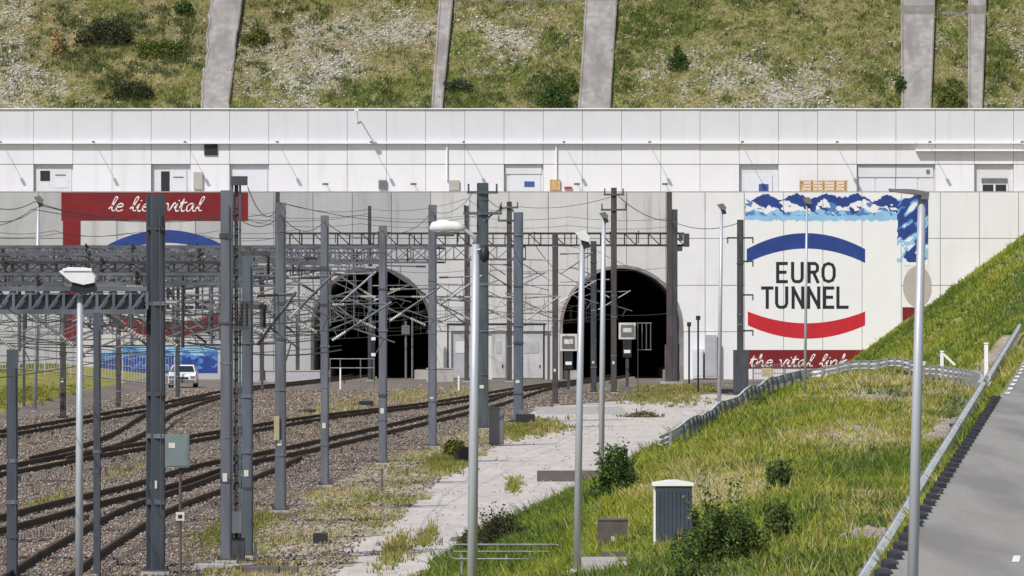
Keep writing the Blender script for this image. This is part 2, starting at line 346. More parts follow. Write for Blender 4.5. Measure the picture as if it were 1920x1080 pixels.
# ------------------------------------------------------------------ terrain
def xrail(Y): return 0.0955 * np.asarray(Y, float) - 3.02
def xkerb(Y): return 0.1 * np.asarray(Y, float) - 2.77
def zroad(Y): return np.where(np.asarray(Y, float) < 300, 2.5 + 0.01 * np.asarray(Y, float), 5.5 + 0.012 * (np.asarray(Y, float) - 300))
FY = [-80, 60, 100, 145, 172, 194, 220, 246, 254, 266, 300, 420, 600]
FX = [-9, -6, -4.5, -2.2, -0.8, 1.8, 3.4, 5.2, 7.5, 19.0, 23.0, 34.0, 50.0]
def height(X, Y):
    X = np.asarray(X, float); Y = np.asarray(Y, float)
    xf = np.interp(Y, FY, FX); xr = np.maximum(xrail(Y), xf + 2.0) - 0.35
    t = np.clip((X - xf) / (xr - xf), 0, 1)
    p = np.interp(Y, [60, 120, 220], [1.3, 1.5, 2.5])
    z = (zroad(Y) - 1.05) * (1 - (1 - t) ** p)
    xk = np.maximum(xkerb(Y) - 0.12, xrail(Y) + 0.12)
    z = z + 0.98 * np.clip((X - xrail(Y) + 0.02) / (xk - xrail(Y) - 0.02), 0, 1)
    bump = (fbm(X * 0.35, Y * 0.12, 3) - 0.5) * 0.7 * np.clip(t * 6, 0, 1) * np.clip((1 - t) * 5, 0, 1)
    z = z + bump
    hx = 26.5 + 0.8 * (fbm(X * 0.1, Y * 0.05, 8) - 0.5)
    hz = np.maximum(0, (X - hx)) * 0.72 * sstep(322, 372, Y)
    hz = hz + (fbm(X * 0.3, Y * 0.1, 5) - 0.5) * 0.5 * np.clip(hz, 0, 1)
    z = np.maximum(z, hz)
    z = z + np.where(X < -27, np.clip((-27 - X) * 0.12, 0, 1.2) * sstep(300, 400, Y), 0)
    return z
def on_ground(px, py, y0=62, y1=520):
    """first place along the sight line of a photo pixel where it meets the terrain"""
    Y = np.arange(y0, y1, 0.25); X = (px - PX0) / F * Y; Z = CH + (HZ - py) / F * Y
    k = np.argmax(Z <= height(X, Y)); return float(X[k]), float(Y[k]), float(height(X[k], Y[k]))
def in_poly(X, Y, poly):
    r = np.zeros(X.shape, bool); n = len(poly)
    for i in range(n):
        (x1, y1), (x2, y2) = poly[i], poly[(i + 1) % n]
        if y1 == y2: continue
        r ^= ((y1 > Y) != (y2 > Y)) & (X < (x2 - x1) * (Y - y1) / (y2 - y1) + x1)
    return r
PATH = [G(*p) for p in [(560, 1180), (630, 1080), (690, 1010), (760, 965), (800, 925), (850, 880), (930, 838), (985, 800), (1000, 764), (1170, 752), (1345, 738), (1400, 742), (1420, 800), (1250, 900), (1150, 985), (1000, 960), (880, 990), (820, 1060), (790, 1180)]]
PATH[0] = (-6.0, 100.0); PATH[-1] = (-3.0, 100.0)
DRY = [G(*p) for p in [(300, 1180), (400, 1062), (470, 985), (560, 940), (650, 892), (760, 850), (850, 815), (930, 790), (1010, 785), (1000, 800), (930, 840), (850, 885), (760, 970), (690, 1015), (630, 1085), (560, 1200)]]
xs = np.concatenate([np.linspace(-500, -62, 12), np.arange(-60, 52, 0.33), np.linspace(54, 500, 12)])
ys = np.concatenate([np.linspace(-150, 50, 8), np.arange(54, 300, 0.8), np.arange(300, 520.5, 1.6)])
XX, YY = np.meshgrid(xs, ys); ZZ = height(XX, YY)
wob = (fbm(XX * 0.8, YY * 0.25, 21) - 0.5)
mp_ = in_poly(XX + wob * 1.6, YY + wob * 10, PATH).astype(float)
md_ = in_poly(XX + wob * 1.8, YY, DRY).astype(float)
XF = np.interp(YY, FY, FX)
mg_ = ((XX + wob * 1.8 > XF) & (ZZ > 0.03)).astype(float)
mg_[(XX < -30) & (YY > 330)] = 1.0
mg_[(XX < -70)] = 1.0
hillfar = (XX > 24.5) & (YY > 320); mg_[hillfar] = 1.0
mdirt = np.zeros_like(XX)
dr = xrail(YY) - XX
mdirt = np.maximum(mdirt, 1.0 * np.exp(-((dr - 0.75) / 0.8) ** 2) * sstep(0.34, 0.46, fbm(XX * 0.3, YY * 0.06, 31)))
BARE = [(1650, 742, 2.2, 16, 0.95), (1600, 800, 0.9, 7, 0.95), (1625, 845, 0.45, 8, 1.0), (1560, 812, 0.5, 6, 0.8), (1500, 775, 0.9, 7, 0.6), (1700, 790, 1.0, 10, 0.75), (1310, 900, 0.8, 5, 0.45), (1740, 730, 1.5, 12, 0.7), (1480, 870, 0.5, 6, 0.5)]
def blob(px, py, rx, ry, a):
    x, y, z = on_ground(px, py); return a * np.exp(-(((XX - x) / rx) ** 2 + ((YY - y) / ry) ** 2) * 1.2)
for b_ in BARE:
    mdirt = np.maximum(mdirt, blob(*b_))
mp_[(XX > XF + 0.6) & (ZZ > 0.25)] = 0
ny, nx = XX.shape
ids = np.arange(nx * ny).reshape(ny, nx)
quads = np.stack([ids[:-1, :-1], ids[:-1, 1:], ids[1:, 1:], ids[1:, :-1]], -1).reshape(-1, 4)
cx = XX.ravel()[quads].mean(1); cy = YY.ravel()[quads].mean(1)
zone = np.zeros(len(quads), int)
zone[mg_.ravel()[quads].mean(1) > 0.5] = 2
zone[(mp_.ravel()[quads].mean(1) > 0.5) & (zone == 0)] = 1
for zi, nm in ((0, 'ballast_ground'), (1, 'gravel_path'), (2, 'grass_bank')):
    q = quads[zone == zi]; u, inv = np.unique(q, return_inverse=True)
    V = np.stack([XX.ravel()[u], YY.ravel()[u], ZZ.ravel()[u]], 1)
    o = raw_mesh(nm, V, 4, inv.ravel(), 'ground'); o['kind'] = 'structure'
    for an, arr in (('dry', md_), ('path', mp_), ('grass', mg_), ('dirt', mdirt)):
        at = o.data.attributes.new(an, 'FLOAT', 'POINT'); at.data.foreach_set('value', arr.ravel()[u].astype(np.float32))
    o.data.polygons.foreach_set('use_smooth', np.ones(len(o.data.polygons), bool))

# road on the right, laid just above the bank
ry = np.arange(40, 330, 1.0)
rv = []; rf = []
for i, Y in enumerate(ry):
    x0 = float(xkerb(Y)) + 0.02; z = float(zroad(Y)) + 0.02
    rv += [(x0, Y, z), (x0 + 3.5, Y, z + 0.03), (x0 + 7.2, Y, z)]
    if i: k = i * 3; rf += [(k - 3, k - 2, k + 1, k), (k - 2, k - 1, k + 2, k + 1)]
mb = MB(); mb.v = rv; mb.f = rf
o = mb.build('road', 'asphalt'); o['kind'] = 'structure'
mb = MB()
def road_mark(xa, xb, y0, y1):
    z0 = float(zroad(y0)) + 0.028 + 0.0; z1 = float(zroad(y1)) + 0.028
    k = len(mb.v); o0 = float(xkerb(y0)); o1 = float(xkerb(y1))
    mb.v.extend([(o0 + xa, y0, z0 + 0.012), (o0 + xb, y0, z0 + 0.012), (o1 + xb, y1, z1 + 0.012), (o1 + xa, y1, z1 + 0.012)]); mb.f.append((k, k + 1, k + 2, k + 3))
for k in range(22): road_mark(0.12, 0.26, 165 + k * 5.0, 167.6 + k * 5.0)
road_mark(1.60, 1.70, 79, 80.6)
o = mb.build('road_markings', 'white'); o['kind'] = 'structure'

# ------------------------------------------------------------------ hillside above the portal
HY0, HZ0, HS = 512.5, 22.6, 0.86
def hill_z(X, t): return HZ0 + HS * t + (fbm(np.asarray(X) * 0.12, np.asarray(t) * 0.2, 41) - 0.5) * 0.9 + (fbm(np.asarray(X) * 0.9, np.asarray(t) * 1.1, 47) - 0.5) * 0.35
hx_ = np.concatenate([np.linspace(-400, -62, 14), np.arange(-60, 60.1, 0.5), np.linspace(62, 400, 14)])
ht_ = np.concatenate([np.arange(-1, 18, 0.4), np.linspace(18.5, 60, 12)])
HX, HT = np.meshgrid(hx_, ht_); HZZ = hill_z(HX, HT); HZZ = np.where(HT > 40, hill_z(HX, 40), HZZ)
def chalk(X, t):                                            # where bare chalk shows through
    a = fbm(X * 0.11 + 3.1, t * 0.16, 61, 4); b = fbm(X * 0.6, t * 0.8, 67, 3)
    px = 960 + X * F / 516; py = 204 - t * 15.8
    def bl(cx, cy, rx, ry): return np.exp(-(((px - cx) / rx) ** 2 + ((py - cy) / ry) ** 2))
    k = bl(60, 160, 130, 60) + bl(600, 130, 150, 80) + bl(940, 70, 120, 60) + bl(1460, 140, 180, 60) + 0.5 * bl(1900, 190, 90, 40) + 0.8 * bl(20, 60, 50, 80) + 0.7 * bl(700, 50, 120, 30)
    k = k - 0.6 * bl(200, 60, 110, 70) - 0.6 * bl(1000, 170, 110, 40) - 0.5 * bl(1250, 20, 250, 50) - 0.6 * bl(320, 120, 80, 60)
    return np.clip((a * 0.7 + b * 0.9 - 0.84) * 1.3 + k * 0.68, 0, 0.85)
ch_ = chalk(HX, HT)
nyh, nxh = HX.shape; ih = np.arange(nxh * nyh).reshape(nyh, nxh)
qh = np.stack([ih[:-1, :-1], ih[:-1, 1:], ih[1:, 1:], ih[1:, :-1]], -1).ravel()
m = bpy.data.materials.new('hill_cover'); m.use_nodes = True
n_ = m.node_tree.nodes; l_ = m.node_tree.links; b_ = n_['Principled BSDF']; b_.inputs['Roughness'].default_value = 0.95; b_.inputs['Specular IOR Level'].default_value = 0.1
g_ = n_.new('ShaderNodeNewGeometry'); t_ = n_.new('ShaderNodeTexNoise'); t_.inputs['Scale'].default_value = 1.3; t_.inputs['Detail'].default_value = 7
l_.new(g_.outputs['Position'], t_.inputs['Vector'])
r1 = n_.new('ShaderNodeValToRGB'); e = r1.color_ramp.elements; e.new(0.5)
for k, (p, c) in enumerate([(0.3, (0.12, 0.11, 0.045)), (0.5, (0.21, 0.18, 0.09)), (0.7, (0.31, 0.255, 0.15))]): e[k].position = p; e[k].color = c + (1,)
r2 = n_.new('ShaderNodeValToRGB'); e = r2.color_ramp.elements
for k, (p, c) in enumerate([(0.3, (0.22, 0.20, 0.155)), (0.7, (0.42, 0.39, 0.33))]): e[k].position = p; e[k].color = c + (1,)
t2_ = n_.new('ShaderNodeTexNoise'); t2_.inputs['Scale'].default_value = 4; t2_.inputs['Detail'].default_value = 5; l_.new(g_.outputs['Position'], t2_.inputs['Vector'])
l_.new(t_.outputs['Fac'], r1.inputs[0]); l_.new(t2_.outputs['Fac'], r2.inputs[0])
a_ = n_.new('ShaderNodeAttribute'); a_.attribute_name = 'chalk'
ad = n_.new('ShaderNodeMath'); ad.operation = 'MULTIPLY_ADD'; l_.new(t2_.outputs['Fac'], ad.inputs[0]); ad.inputs[1].default_value = 1.4; l_.new(a_.outputs['Fac'], ad.inputs[2])
mr_ = n_.new('ShaderNodeMapRange'); mr_.inputs[1].default_value = 0.95; mr_.inputs[2].default_value = 1.35; l_.new(ad.outputs[0], mr_.inputs[0])
mx_ = n_.new('ShaderNodeMix'); mx_.data_type = 'RGBA'; l_.new(mr_.outputs[0], mx_.inputs['Factor']); l_.new(r1.outputs[0], mx_.inputs['A']); l_.new(r2.outputs[0], mx_.inputs['B'])
l_.new(mx_.outputs['Result'], b_.inputs['Base Color'])
bp_ = n_.new('ShaderNodeBump'); bp_.inputs['Strength'].default_value = 0.8; bp_.inputs['Distance'].default_value = 0.15; l_.new(t2_.outputs['Fac'], bp_.inputs['Height']); l_.new(bp_.outputs[0], b_.inputs['Normal'])
o = raw_mesh('hillside', np.stack([HX.ravel(), HY0 + HT.ravel(), HZZ.ravel()], 1), 4, qh, m); o['kind'] = 'structure'
at = o.data.attributes.new('chalk', 'FLOAT', 'POINT'); at.data.foreach_set('value', ch_.ravel().astype(np.float32))
o.data.polygons.foreach_set('use_smooth', np.ones(len(o.data.polygons), bool))
# concrete drainage chutes running down the hill: (left/right at the top, left/right at the bottom, photo columns)
STRIPS = [(397, 455, 374, 428, 'wide ragged pale drainage chute, leftmost on the hillside', 0.9), (824, 850, 808, 829, 'narrow pale drainage chute on the hillside above the gap left of the tunnels\' middle', 0.0),
          (1098, 1158, 1084, 1144, 'wide grey drainage chute on the hillside above the right tunnel', 0.2), (1689, 1754, 1690, 1746, 'wide grey drainage chute on the hillside above the mountain mural', 0.0), (1816, 1850, 1815, 1842, 'narrow drainage chute at the far right of the hillside', 0.0)]
STRIPS[1] = STRIPS[1][:4] + ('narrow pale drainage chute on the hillside, second from the left', 0.0)
def strip_edges(s, t):
    k = t / 12.5; a = s[2] + (s[0] - s[2]) * k; b = s[3] + (s[1] - s[3]) * k
    Y = HY0 + t; return (a - 960) / F * Y, (b - 960) / F * Y
for si, s in enumerate(STRIPS):
    mb = MB(); tt = np.arange(-1, 19, 0.5); base = (strip_edges(s, 0)[0], HY0, HZ0)
    th = thing('drainage_chute', s[4], 'drain', base, 'concrete chutes down the hillside')
    seg = 0; cut = 10.9 if si >= 3 else (12.1 if si == 2 else 99)
    for nm_, ta, tb, up in ((('slab', -1, min(cut, 18), 0.0), ('slab', cut + 0.25, 18, 0.25)) if cut < 18 else (('slab', -1, 18, 0.0),)):
        mb = MB(); ts = np.arange(ta, tb + 0.01, 0.5)
        for i, t in enumerate(ts):
            x0, x1 = strip_edges(s, t)
            x0 += s[5] * (fbm(t * 1.7, 0.5, 70 + si) - 0.5) * 0.8; x1 += s[5] * (fbm(t * 1.5, 4.5, 75 + si) - 0.5) * 0.45
            z = HZ0 + HS * t + 0.62 + up
            mb.v += [(x0, HY0 + t, z), (x0 + 0.12, HY0 + t, z + 0.10), (x0 + 0.22, HY0 + t, z), (x1 - 0.22, HY0 + t, z), (x1 - 0.12, HY0 + t, z + 0.10), (x1, HY0 + t, z), (x1, HY0 + t, z - 1.4), (x0, HY0 + t, z - 1.4)]
            if i:
                k = i * 8
                for j in range(8): mb.f.append((k - 8 + j, k - 8 + (j + 1) % 8, k + (j + 1) % 8, k + j))
        mb.f.append(tuple(range(8))); mb.build(nm_, 'chute', th)
# berm edge lines
for (pa, pb, py, lab) in ((850, 1095, 7, 'low pale edging beam across the hillside near the top of the picture, left of the wide middle chute'), (1757, 1815, 31, 'short pale edging beam between the two rightmost hillside chutes')):
    t = (204 - py) / 15.8; Y = HY0 + t; z = HZ0 + HS * t + 0.25
    th = thing('edging_beam', lab, 'kerb', ((pa - 960) / F * Y, Y, z))
    box((pa - 960) / F * Y, (pb - 960) / F * Y, Y, Y + 0.3, z - 0.3, z + 0.16).build('beam', 'concp', th)

# loose chalk and rough turf on the hill
N = 150000
x = RG.uniform(-50, 50, N); t = RG.uniform(-0.5, 16, N); c = chalk(x, t)
inside = np.zeros(N, bool)
for s in STRIPS:
    a, b = strip_edges(s, t); inside |= (x > a - 0.1) & (x < b + 0.1)
k = (RG.uniform(0, 1, N) < c * 0.7 + 0.03) & ~inside
xx, tt = x[k], t[k]; r = RG.uniform(0.03, 0.08, k.sum()) + (RG.uniform(0, 1, k.sum()) ** 5) * 0.14
ti = np.array([0.50, 0.475, 0.42]) * RG.uniform(0.5, 1.2, (k.sum(), 1))
o = stones('chalk_rubble', xx, HY0 + tt, hill_z(xx, tt) + r * 0.4, r, ti, 0.6); tag(o, 'white chalk stones scattered in patches over the grassy hillside', 'stones')
N = 120000
x = RG.uniform(-50, 50, N); t = RG.uniform(-0.5, 16, N); c = chalk(x, t); g = fbm(x * 0.25, t * 0.4, 81); g2 = fbm(x * 0.08, t * 0.14, 87)
inside = np.zeros(N, bool)
for s in STRIPS:
    a, b = strip_edges(s, t); inside |= (x > a - 0.02) & (x < b + 0.02)
k = (RG.uniform(0, 1, N) < np.clip(0.75 - c * 0.72, 0.08, 1)) & ~inside
x, t, g, g2 = x[k], t[k], g[k], g2[k]
pal = np.array([(0.14, 0.20, 0.045), (0.225, 0.275, 0.06), (0.30, 0.32, 0.085), (0.38, 0.345, 0.15), (0.46, 0.395, 0.23)])
pk = np.clip((g * 0.5 + g2 * 0.5 - 0.25) * 9 + RG.normal(0, 0.8, len(x)), 0, 4.99).astype(int)
o = blades('hill_grass', x, HY0 + t, hill_z(x, t), RG.uniform(0.1, 0.3, len(x)) + 0.15 * (g < 0.42), RG.uniform(0.04, 0.09, len(x)), pal[pk], 3, lean=0.6); tag(o, 'rough tufted grass growing over the hillside above the white building', 'grass')

N = 60000
x = RG.uniform(-50, 50, N); t = RG.uniform(-0.5, 16, N); px = 960 + x * F / 516; py = 204 - t * 15.8
w = np.zeros(N)
for cx_, cy_, rx, ry, a in [(200, 75, 110, 60, 1.0), (310, 110, 80, 70, 0.9), (300, 175, 110, 30, 0.9), (480, 70, 50, 50, 0.7), (880, 180, 60, 30, 0.8), (1030, 165, 70, 45, 1.0), (1180, 110, 40, 90, 0.5), (1400, 30, 120, 30, 0.3), (1790, 170, 40, 40, 0.9), (1880, 120, 60, 60, 0.5), (760, 180, 60, 30, 0.5), (560, 20, 60, 30, 0.5), (660, 180, 40, 40, 0.4), (1650, 150, 40, 50, 0.5)]: w += a * np.exp(-(((px - cx_) / rx) ** 2 + ((py - cy_) / ry) ** 2))
cl = fbm(x * 0.9, t * 1.3, 91, 3)
k = RG.uniform(0, 1, N) < np.clip((w + 0.10) * (cl - 0.44) * 6, 0, 1)
for s in STRIPS:
    a, b = strip_edges(s, t); k &= ~((x > a + 0.1) & (x < b - 0.1))
x, t, cl = x[k], t[k], cl[k]
pal = np.array([(0.07, 0.105, 0.035), (0.11, 0.145, 0.045), (0.16, 0.19, 0.055), (0.20, 0.21, 0.075), (0.14, 0.15, 0.075)])
o = blades('hill_scrub', x, HY0 + t, hill_z(x, t), RG.uniform(0.2, 0.5, len(x)), RG.uniform(0.07, 0.15, len(x)), pal[RG.integers(0, 5, len(x))], 5, lean=0.7); tag(o, 'dark green scrub growing in ragged clumps over the hillside', 'scrub')

# ------------------------------------------------------------------ portal wall with the two tunnel mouths
WY = 500.0; WS = F / WY
def wx(px): return (px - 960) / WS
def wz(py): return CH + (560 - py) / WS
WTOP = wz(360)
ARCH = [(wx(697), 108.5 / WS, wz(505) - 108.5 / WS), (wx(1165), 110 / WS, wz(503) - 110 / WS)]
def arch_z(x):
    for c, r, zc in ARCH:
        if abs(x - c) < r - 1e-6: return zc + math.sqrt(max(0, r * r - (x - c) ** 2))
    return -1
def wall_strip(mb, x0, x1, z0, z1, yf, yb):
    X = {x0, x1} | {x0 + (x1 - x0) * i / 2 for i in range(3)}
    for c, r, zc in ARCH:
        for th_ in range(0, 181, 4):
            q = c + r * math.cos(math.radians(th_))
            if x0 < q < x1: X.add(q)
        for q in (c - r - 1e-4, c + r + 1e-4, c - r + 1e-4, c + r - 1e-4):
            if x0 < q < x1: X.add(q)
    X = sorted(X); run = []
    def flush():
        if len(run) > 1: mb.band([(x, z1) for x, z in run], [(x, z) for x, z in run], yf, yb)
        run.clear()
    for a in X:
        z = max(z0, arch_z(a))
        if z >= z1 - 1e-3: flush()
        else: run.append((a, z))
    flush()
wall = thing('portal_wall', 'tall panelled concrete wall with two arched railway tunnel mouths', 'wall', (0, WY, 0))
mb = MB(); wall_strip(mb, -60, 60, -0.6, WTOP - 0.02, WY + 0.03, WY + 0.9); mb.build('backing', 'joint', wall)
box(-60, 60, WY + 0.0, WY + 6.2, WTOP, WTOP + 0.06).build('terrace', 'conc', wall)
for sx in (-1, 1): box(*sorted((sx * 60, sx * 160)), WY, WY + 6, -0.5, WTOP).build('wall_extension', 'panel_grey', wall)
rows = [711 + 12, 622, 535, 447, 360]; cols = [1322 + 73.5 * k for k in range(-19, 10)]
gp = 0.028
for i in range(len(cols) - 1):
    for j in range(4):
        x0, x1 = wx(cols[i]) + gp, wx(cols[i + 1]) - gp; z0, z1 = wz(rows[j]) + gp, wz(rows[j + 1]) - gp
        mb = MB(); wall_strip(mb, x0, x1, z0, z1, WY - 0.05 + random.uniform(-0.012, 0.012), WY + 0.029)
        white = cols[i] > 1245
        nm = random.choice(('panel_white', 'panel_white2')) if white else random.choice(('panel_grey', 'panel_grey2') if cols[i] > 790 else ('panel_cool', 'panel_cool2'))
        if mb.f: mb.build('panel', nm, wall)
for c, r, zc in ARCH:
    mb = MB(); n = 24; prof = [(c - r, -0.3)] + [(c - r * math.cos(math.pi * i / n), zc + r * math.sin(math.pi * i / n)) for i in range(n + 1)] + [(c + r, -0.3)]
    for y in (WY + 0.031, WY + 160): mb.v += [(x, y, z) for x, z in prof]
    L = len(prof)
    for i in range(L - 1): mb.f.append((i, i + L, i + L + 1, i + 1))
    mb.f.append(tuple(range(L, 2 * L))); mb.f.append((0, L - 1, 2 * L - 1, L))
    tb = mb.build('tunnel_bore', 'lining', wall)
    mb = MB()                                                # raised rim round the mouth
    inn = [(x, z) for x, z in prof]; out = [(c + (x - c) * 1.055, zc + (z - zc) * 1.055 if z > zc - 0.01 else z) for x, z in prof]
    mb.band(out, inn, WY - 0.10, WY + 0.03); mb.build('arch_rim', 'concp' if c > 0 else 'concd', wall)
    for sgn in (-1, 1):
        box(*sorted((c + sgn * (r - 0.05), c + sgn * (r - 1.3))), WY + 0.4, WY + 60, -0.1, 0.75).build('walkway', 'conc', wall)

# service doorway between the tunnels, black pipe frame round it
for (pa, pb, pt, m_, lab) in ((846, 884, 625, 'doorgrey', 'grey double service door left of the doorway frame\'s middle'), (922, 948, 620, 'doorgrey2', None), (975, 1018, 622, 'doorgrey2', None)):
    d = box(wx(pa), wx(pb), WY - 0.16, WY - 0.06, 0.12, wz(pt)).build('service_door', m_, wall)
    box(wx(pa + 8), wx(pb - 8), WY - 0.19, WY - 0.163, wz(662), wz(640)).build('door_panel', 'recess' if m_ == 'doorgrey' else 'doorgrey', d)
    box(wx(pb - 7), wx(pb - 5), WY - 0.22, WY - 0.162, 1.0, 1.25).build('handle', 'dark', d)
mb = MB().box(wx(838), wx(1024), WY - 0.7, WY - 0.55, wz(610), wz(606))
for p in (840, 1020): mb.box(wx(p) - 0.07, wx(p) + 0.07, WY - 0.7, WY - 0.55, 0, wz(610) - 0.002)
mb.build('door_frame', 'black', wall)

# ------------------------------------------------------------------ upper building on the terrace
UY = 506.0; US = F / UY
def ux(px): return (px - 960) / US
def uz(py): return CH + (560 - py) / US
bld = thing('portal_building', 'long white panelled building on the terrace above the tunnel wall', 'building', (0, UY, WTOP + 0.06))
box(-160, 160, UY + 0.45, UY + 8, WTOP + 0.06, uz(205)).build('backing', 'joint_pale', bld)
box(-160, 160, UY - 0.12, UY + 8, uz(205), uz(203)).build('coping', 'ledge', bld)
ucols = [63 + 73.5 * k for k in range(-3, 29)]
DOORS = {0: 'louvre', 3: 'dooropen', 5: 'plain', 12: 'bluesign', 18: 'door', 21: 'wide', 22: 'wide2', 24: 'window'}
for k in range(len(ucols) - 1):
    x0, x1 = ux(ucols[k]) + 0.016, ux(ucols[k + 1]) - 0.016
    jj = lambda: UY + random.uniform(-0.015, 0.015)
    box(x0, x1, jj(), UY + 0.449, uz(266), uz(206)).build('fascia_panel', 'panel_band', bld)
    box(x0, x1, jj(), UY + 0.449, uz(307.4), uz(270)).build('panel', random.choice(('panel_up', 'panel_up2')), bld)
    kind = DOORS.get(k - 3)
    if not kind:
        box(x0, x1, jj(), UY + 0.449, WTOP + 0.06, uz(308.6)).build('panel', random.choice(('panel_up', 'panel_up', 'panel_up2')), bld); continue
    rc = box(x0, x1, UY + 0.36, UY + 0.448, WTOP + 0.06, uz(308.6)).build('recess', 'recess', bld)
    p0 = ucols[k]
    def pc(name, a, b, t, bt, m_, d=0.06, parent=rc): return box(ux(p0 + a), ux(p0 + b), UY + 0.36 - d, UY + 0.359, max(uz(bt), WTOP + 0.07), uz(t)).build(name, m_, parent)
    if kind == 'louvre':
        pc('door_leaf', 3, 70, 314, 360, 'recess', 0.05); pc('louvre', 12, 30, 320, 339, 'dark', 0.08); pc('plate', 38, 64, 336, 352, 'door', 0.08); pc('plate', 40, 60, 327, 329, 'boxgrey', 0.08)
    elif kind == 'dooropen':
        pc('open_doorway', 18, 34, 321, 360, 'dark', 0.03); pc('door_leaf', 36, 66, 318, 360, 'door', 0.09); pc('plate', 41, 60, 331, 333, 'boxgrey', 0.12)
    elif kind == 'plain':
        pc('door_leaf', 6, 70, 318, 360, 'door', 0.07)
    elif kind == 'bluesign':
        pc('lintel', 1, 70, 309, 326, 'panel_band', 0.10); pc('door_leaf', 12, 68, 328, 360, 'door', 0.05); pc('blue_plate', 38, 57, 340, 350, 'blue_sign', 0.09)
    elif kind == 'door':
        pc('door_leaf', 12, 62, 328, 360, 'door', 0.07); pc('blue_plate', 37, 55, 345, 359, 'blue_sign', 0.10)
    elif kind == 'wide':
        pc('lintel', 2, 73, 312, 332, 'panel_band', 0.12); pc('door_leaf', 4, 34, 334, 360, 'door', 0.05); pc('door_leaf', 38, 72, 334, 360, 'door', 0.05)
    elif kind == 'wide2':
        pc('lintel', 1, 70, 312, 332, 'panel_band', 0.12); pc('door_leaf', 2, 40, 334, 360, 'door', 0.05); pc('door_leaf', 44, 70, 334, 360, 'recess', 0.05); pc('lamp', 57, 63, 318, 325, 'boxgrey', 0.2)
    else:
        pc('shutter_box', 14, 62, 334, 343, 'boxgrey', 0.12); pc('window_frame', 12, 64, 343, 360, 'door', 0.06)
        pc('pane', 16, 36, 346, 359, 'glass', 0.08); pc('pane', 40, 60, 346, 359, 'glass', 0.08)
box(-60, ux(1716), UY - 0.42, UY - 0.016, uz(269.6), uz(266.2)).build('ledge', 'ledge', bld)
box(ux(1717), 60, UY - 0.42, UY - 0.016, uz(269.6), uz(266.2)).build('ledge', 'ledge', bld)
box(ux(1716), 60, UY - 0.62, UY - 0.016, uz(283.5), uz(280)).build('canopy', 'ledge', bld)
for p in (5, 179, 350, 522, 697, 870, 1057, 1217, 1390, 1567, 1740, 1912):
    x, z = ux(p), uz(268)
    lm = MB().tube([(x, UY - 0.42, z - 0.05), (x, UY - 1.6, z + 0.02), (x, UY - 2.3, z + 0.05)], 0.028).build('lamp_arm', 'panel_band', bld)
    box(x - 0.12, x + 0.12, UY - 2.7, UY - 2.31, z - 0.05, z + 0.09).build('lamp_head', 'boxgrey', lm)
x, z = ux(670), uz(212)
lm = MB().tube([(x, UY, z - 0.9), (x, UY - 0.5, z - 0.1), (x, UY - 2.2, z + 0.2)], 0.06).build('lamp_arm', 'ledge', bld)
box(x - 0.18, x + 0.18, UY - 2.7, UY - 2.2, z + 0.08, z + 0.36).build('lamp_head', 'lampw', lm)
box(ux(383), ux(408), UY - 0.12, UY - 0.017, uz(291), uz(271)).build('vent_grille', 'dark', bld)
for p in (838, 1043):
    MB().tube([(ux(p), UY - 0.15, uz(271)), (ux(p), UY - 0.15, uz(338))], 0.07).build('downpipe', 'ledge', bld)
for (pa, pb, pt, pb2, m_, nm) in ((842, 861, 338, 357, 'beige', 'junction_box'), (1031, 1050, 337, 357, 'wood', 'junction_box'), (710, 725, 338, 354, 'boxgrey', 'vent_cover'), (363, 380, 323, 355, 'beige', 'junction_box'), (1058, 1072, 350, 354, 'redbright', 'red_plate'), (1500, 1505, 340, 342, 'boxgrey', 'conduit_box')):
    box(ux(pa), ux(pb), UY - 0.22, UY - 0.017, uz(pb2), uz(pt)).build(nm, m_, bld)
for p in (612, 777, 1083, 1248):
    f = MB().tube([(ux(p), UY - 0.017, uz(346)), (ux(p), UY - 0.7, uz(345))], 0.03).build('spotlight_bracket', 'boxgrey', bld)
    box(ux(p) - 0.32, ux(p) + 0.2, UY - 1.0, UY - 0.71, uz(347.5), uz(343.5)).build('spotlight', 'boxgrey', f)
# pallets of timber boards leaning by the door
th = thing('pallet_stack', 'orange-brown wooden pallets propped upright on the terrace above the mountain mural', 'pallet', (ux(1543), UY - 1.2, WTOP + 0.06))
for k in range(4):
    zz = uz(357 - k * 5.6); box(ux(1498), ux(1588), UY - 1.3, UY - 1.18, zz - 0.09, zz + 0.05).build('board', 'wood', th)
for p in (1500, 1521, 1543, 1565, 1584): box(ux(p) - 0.09, ux(p) + 0.09, UY - 1.17, UY - 1.0, WTOP + 0.061, uz(338)).build('bearer', 'wood', th)

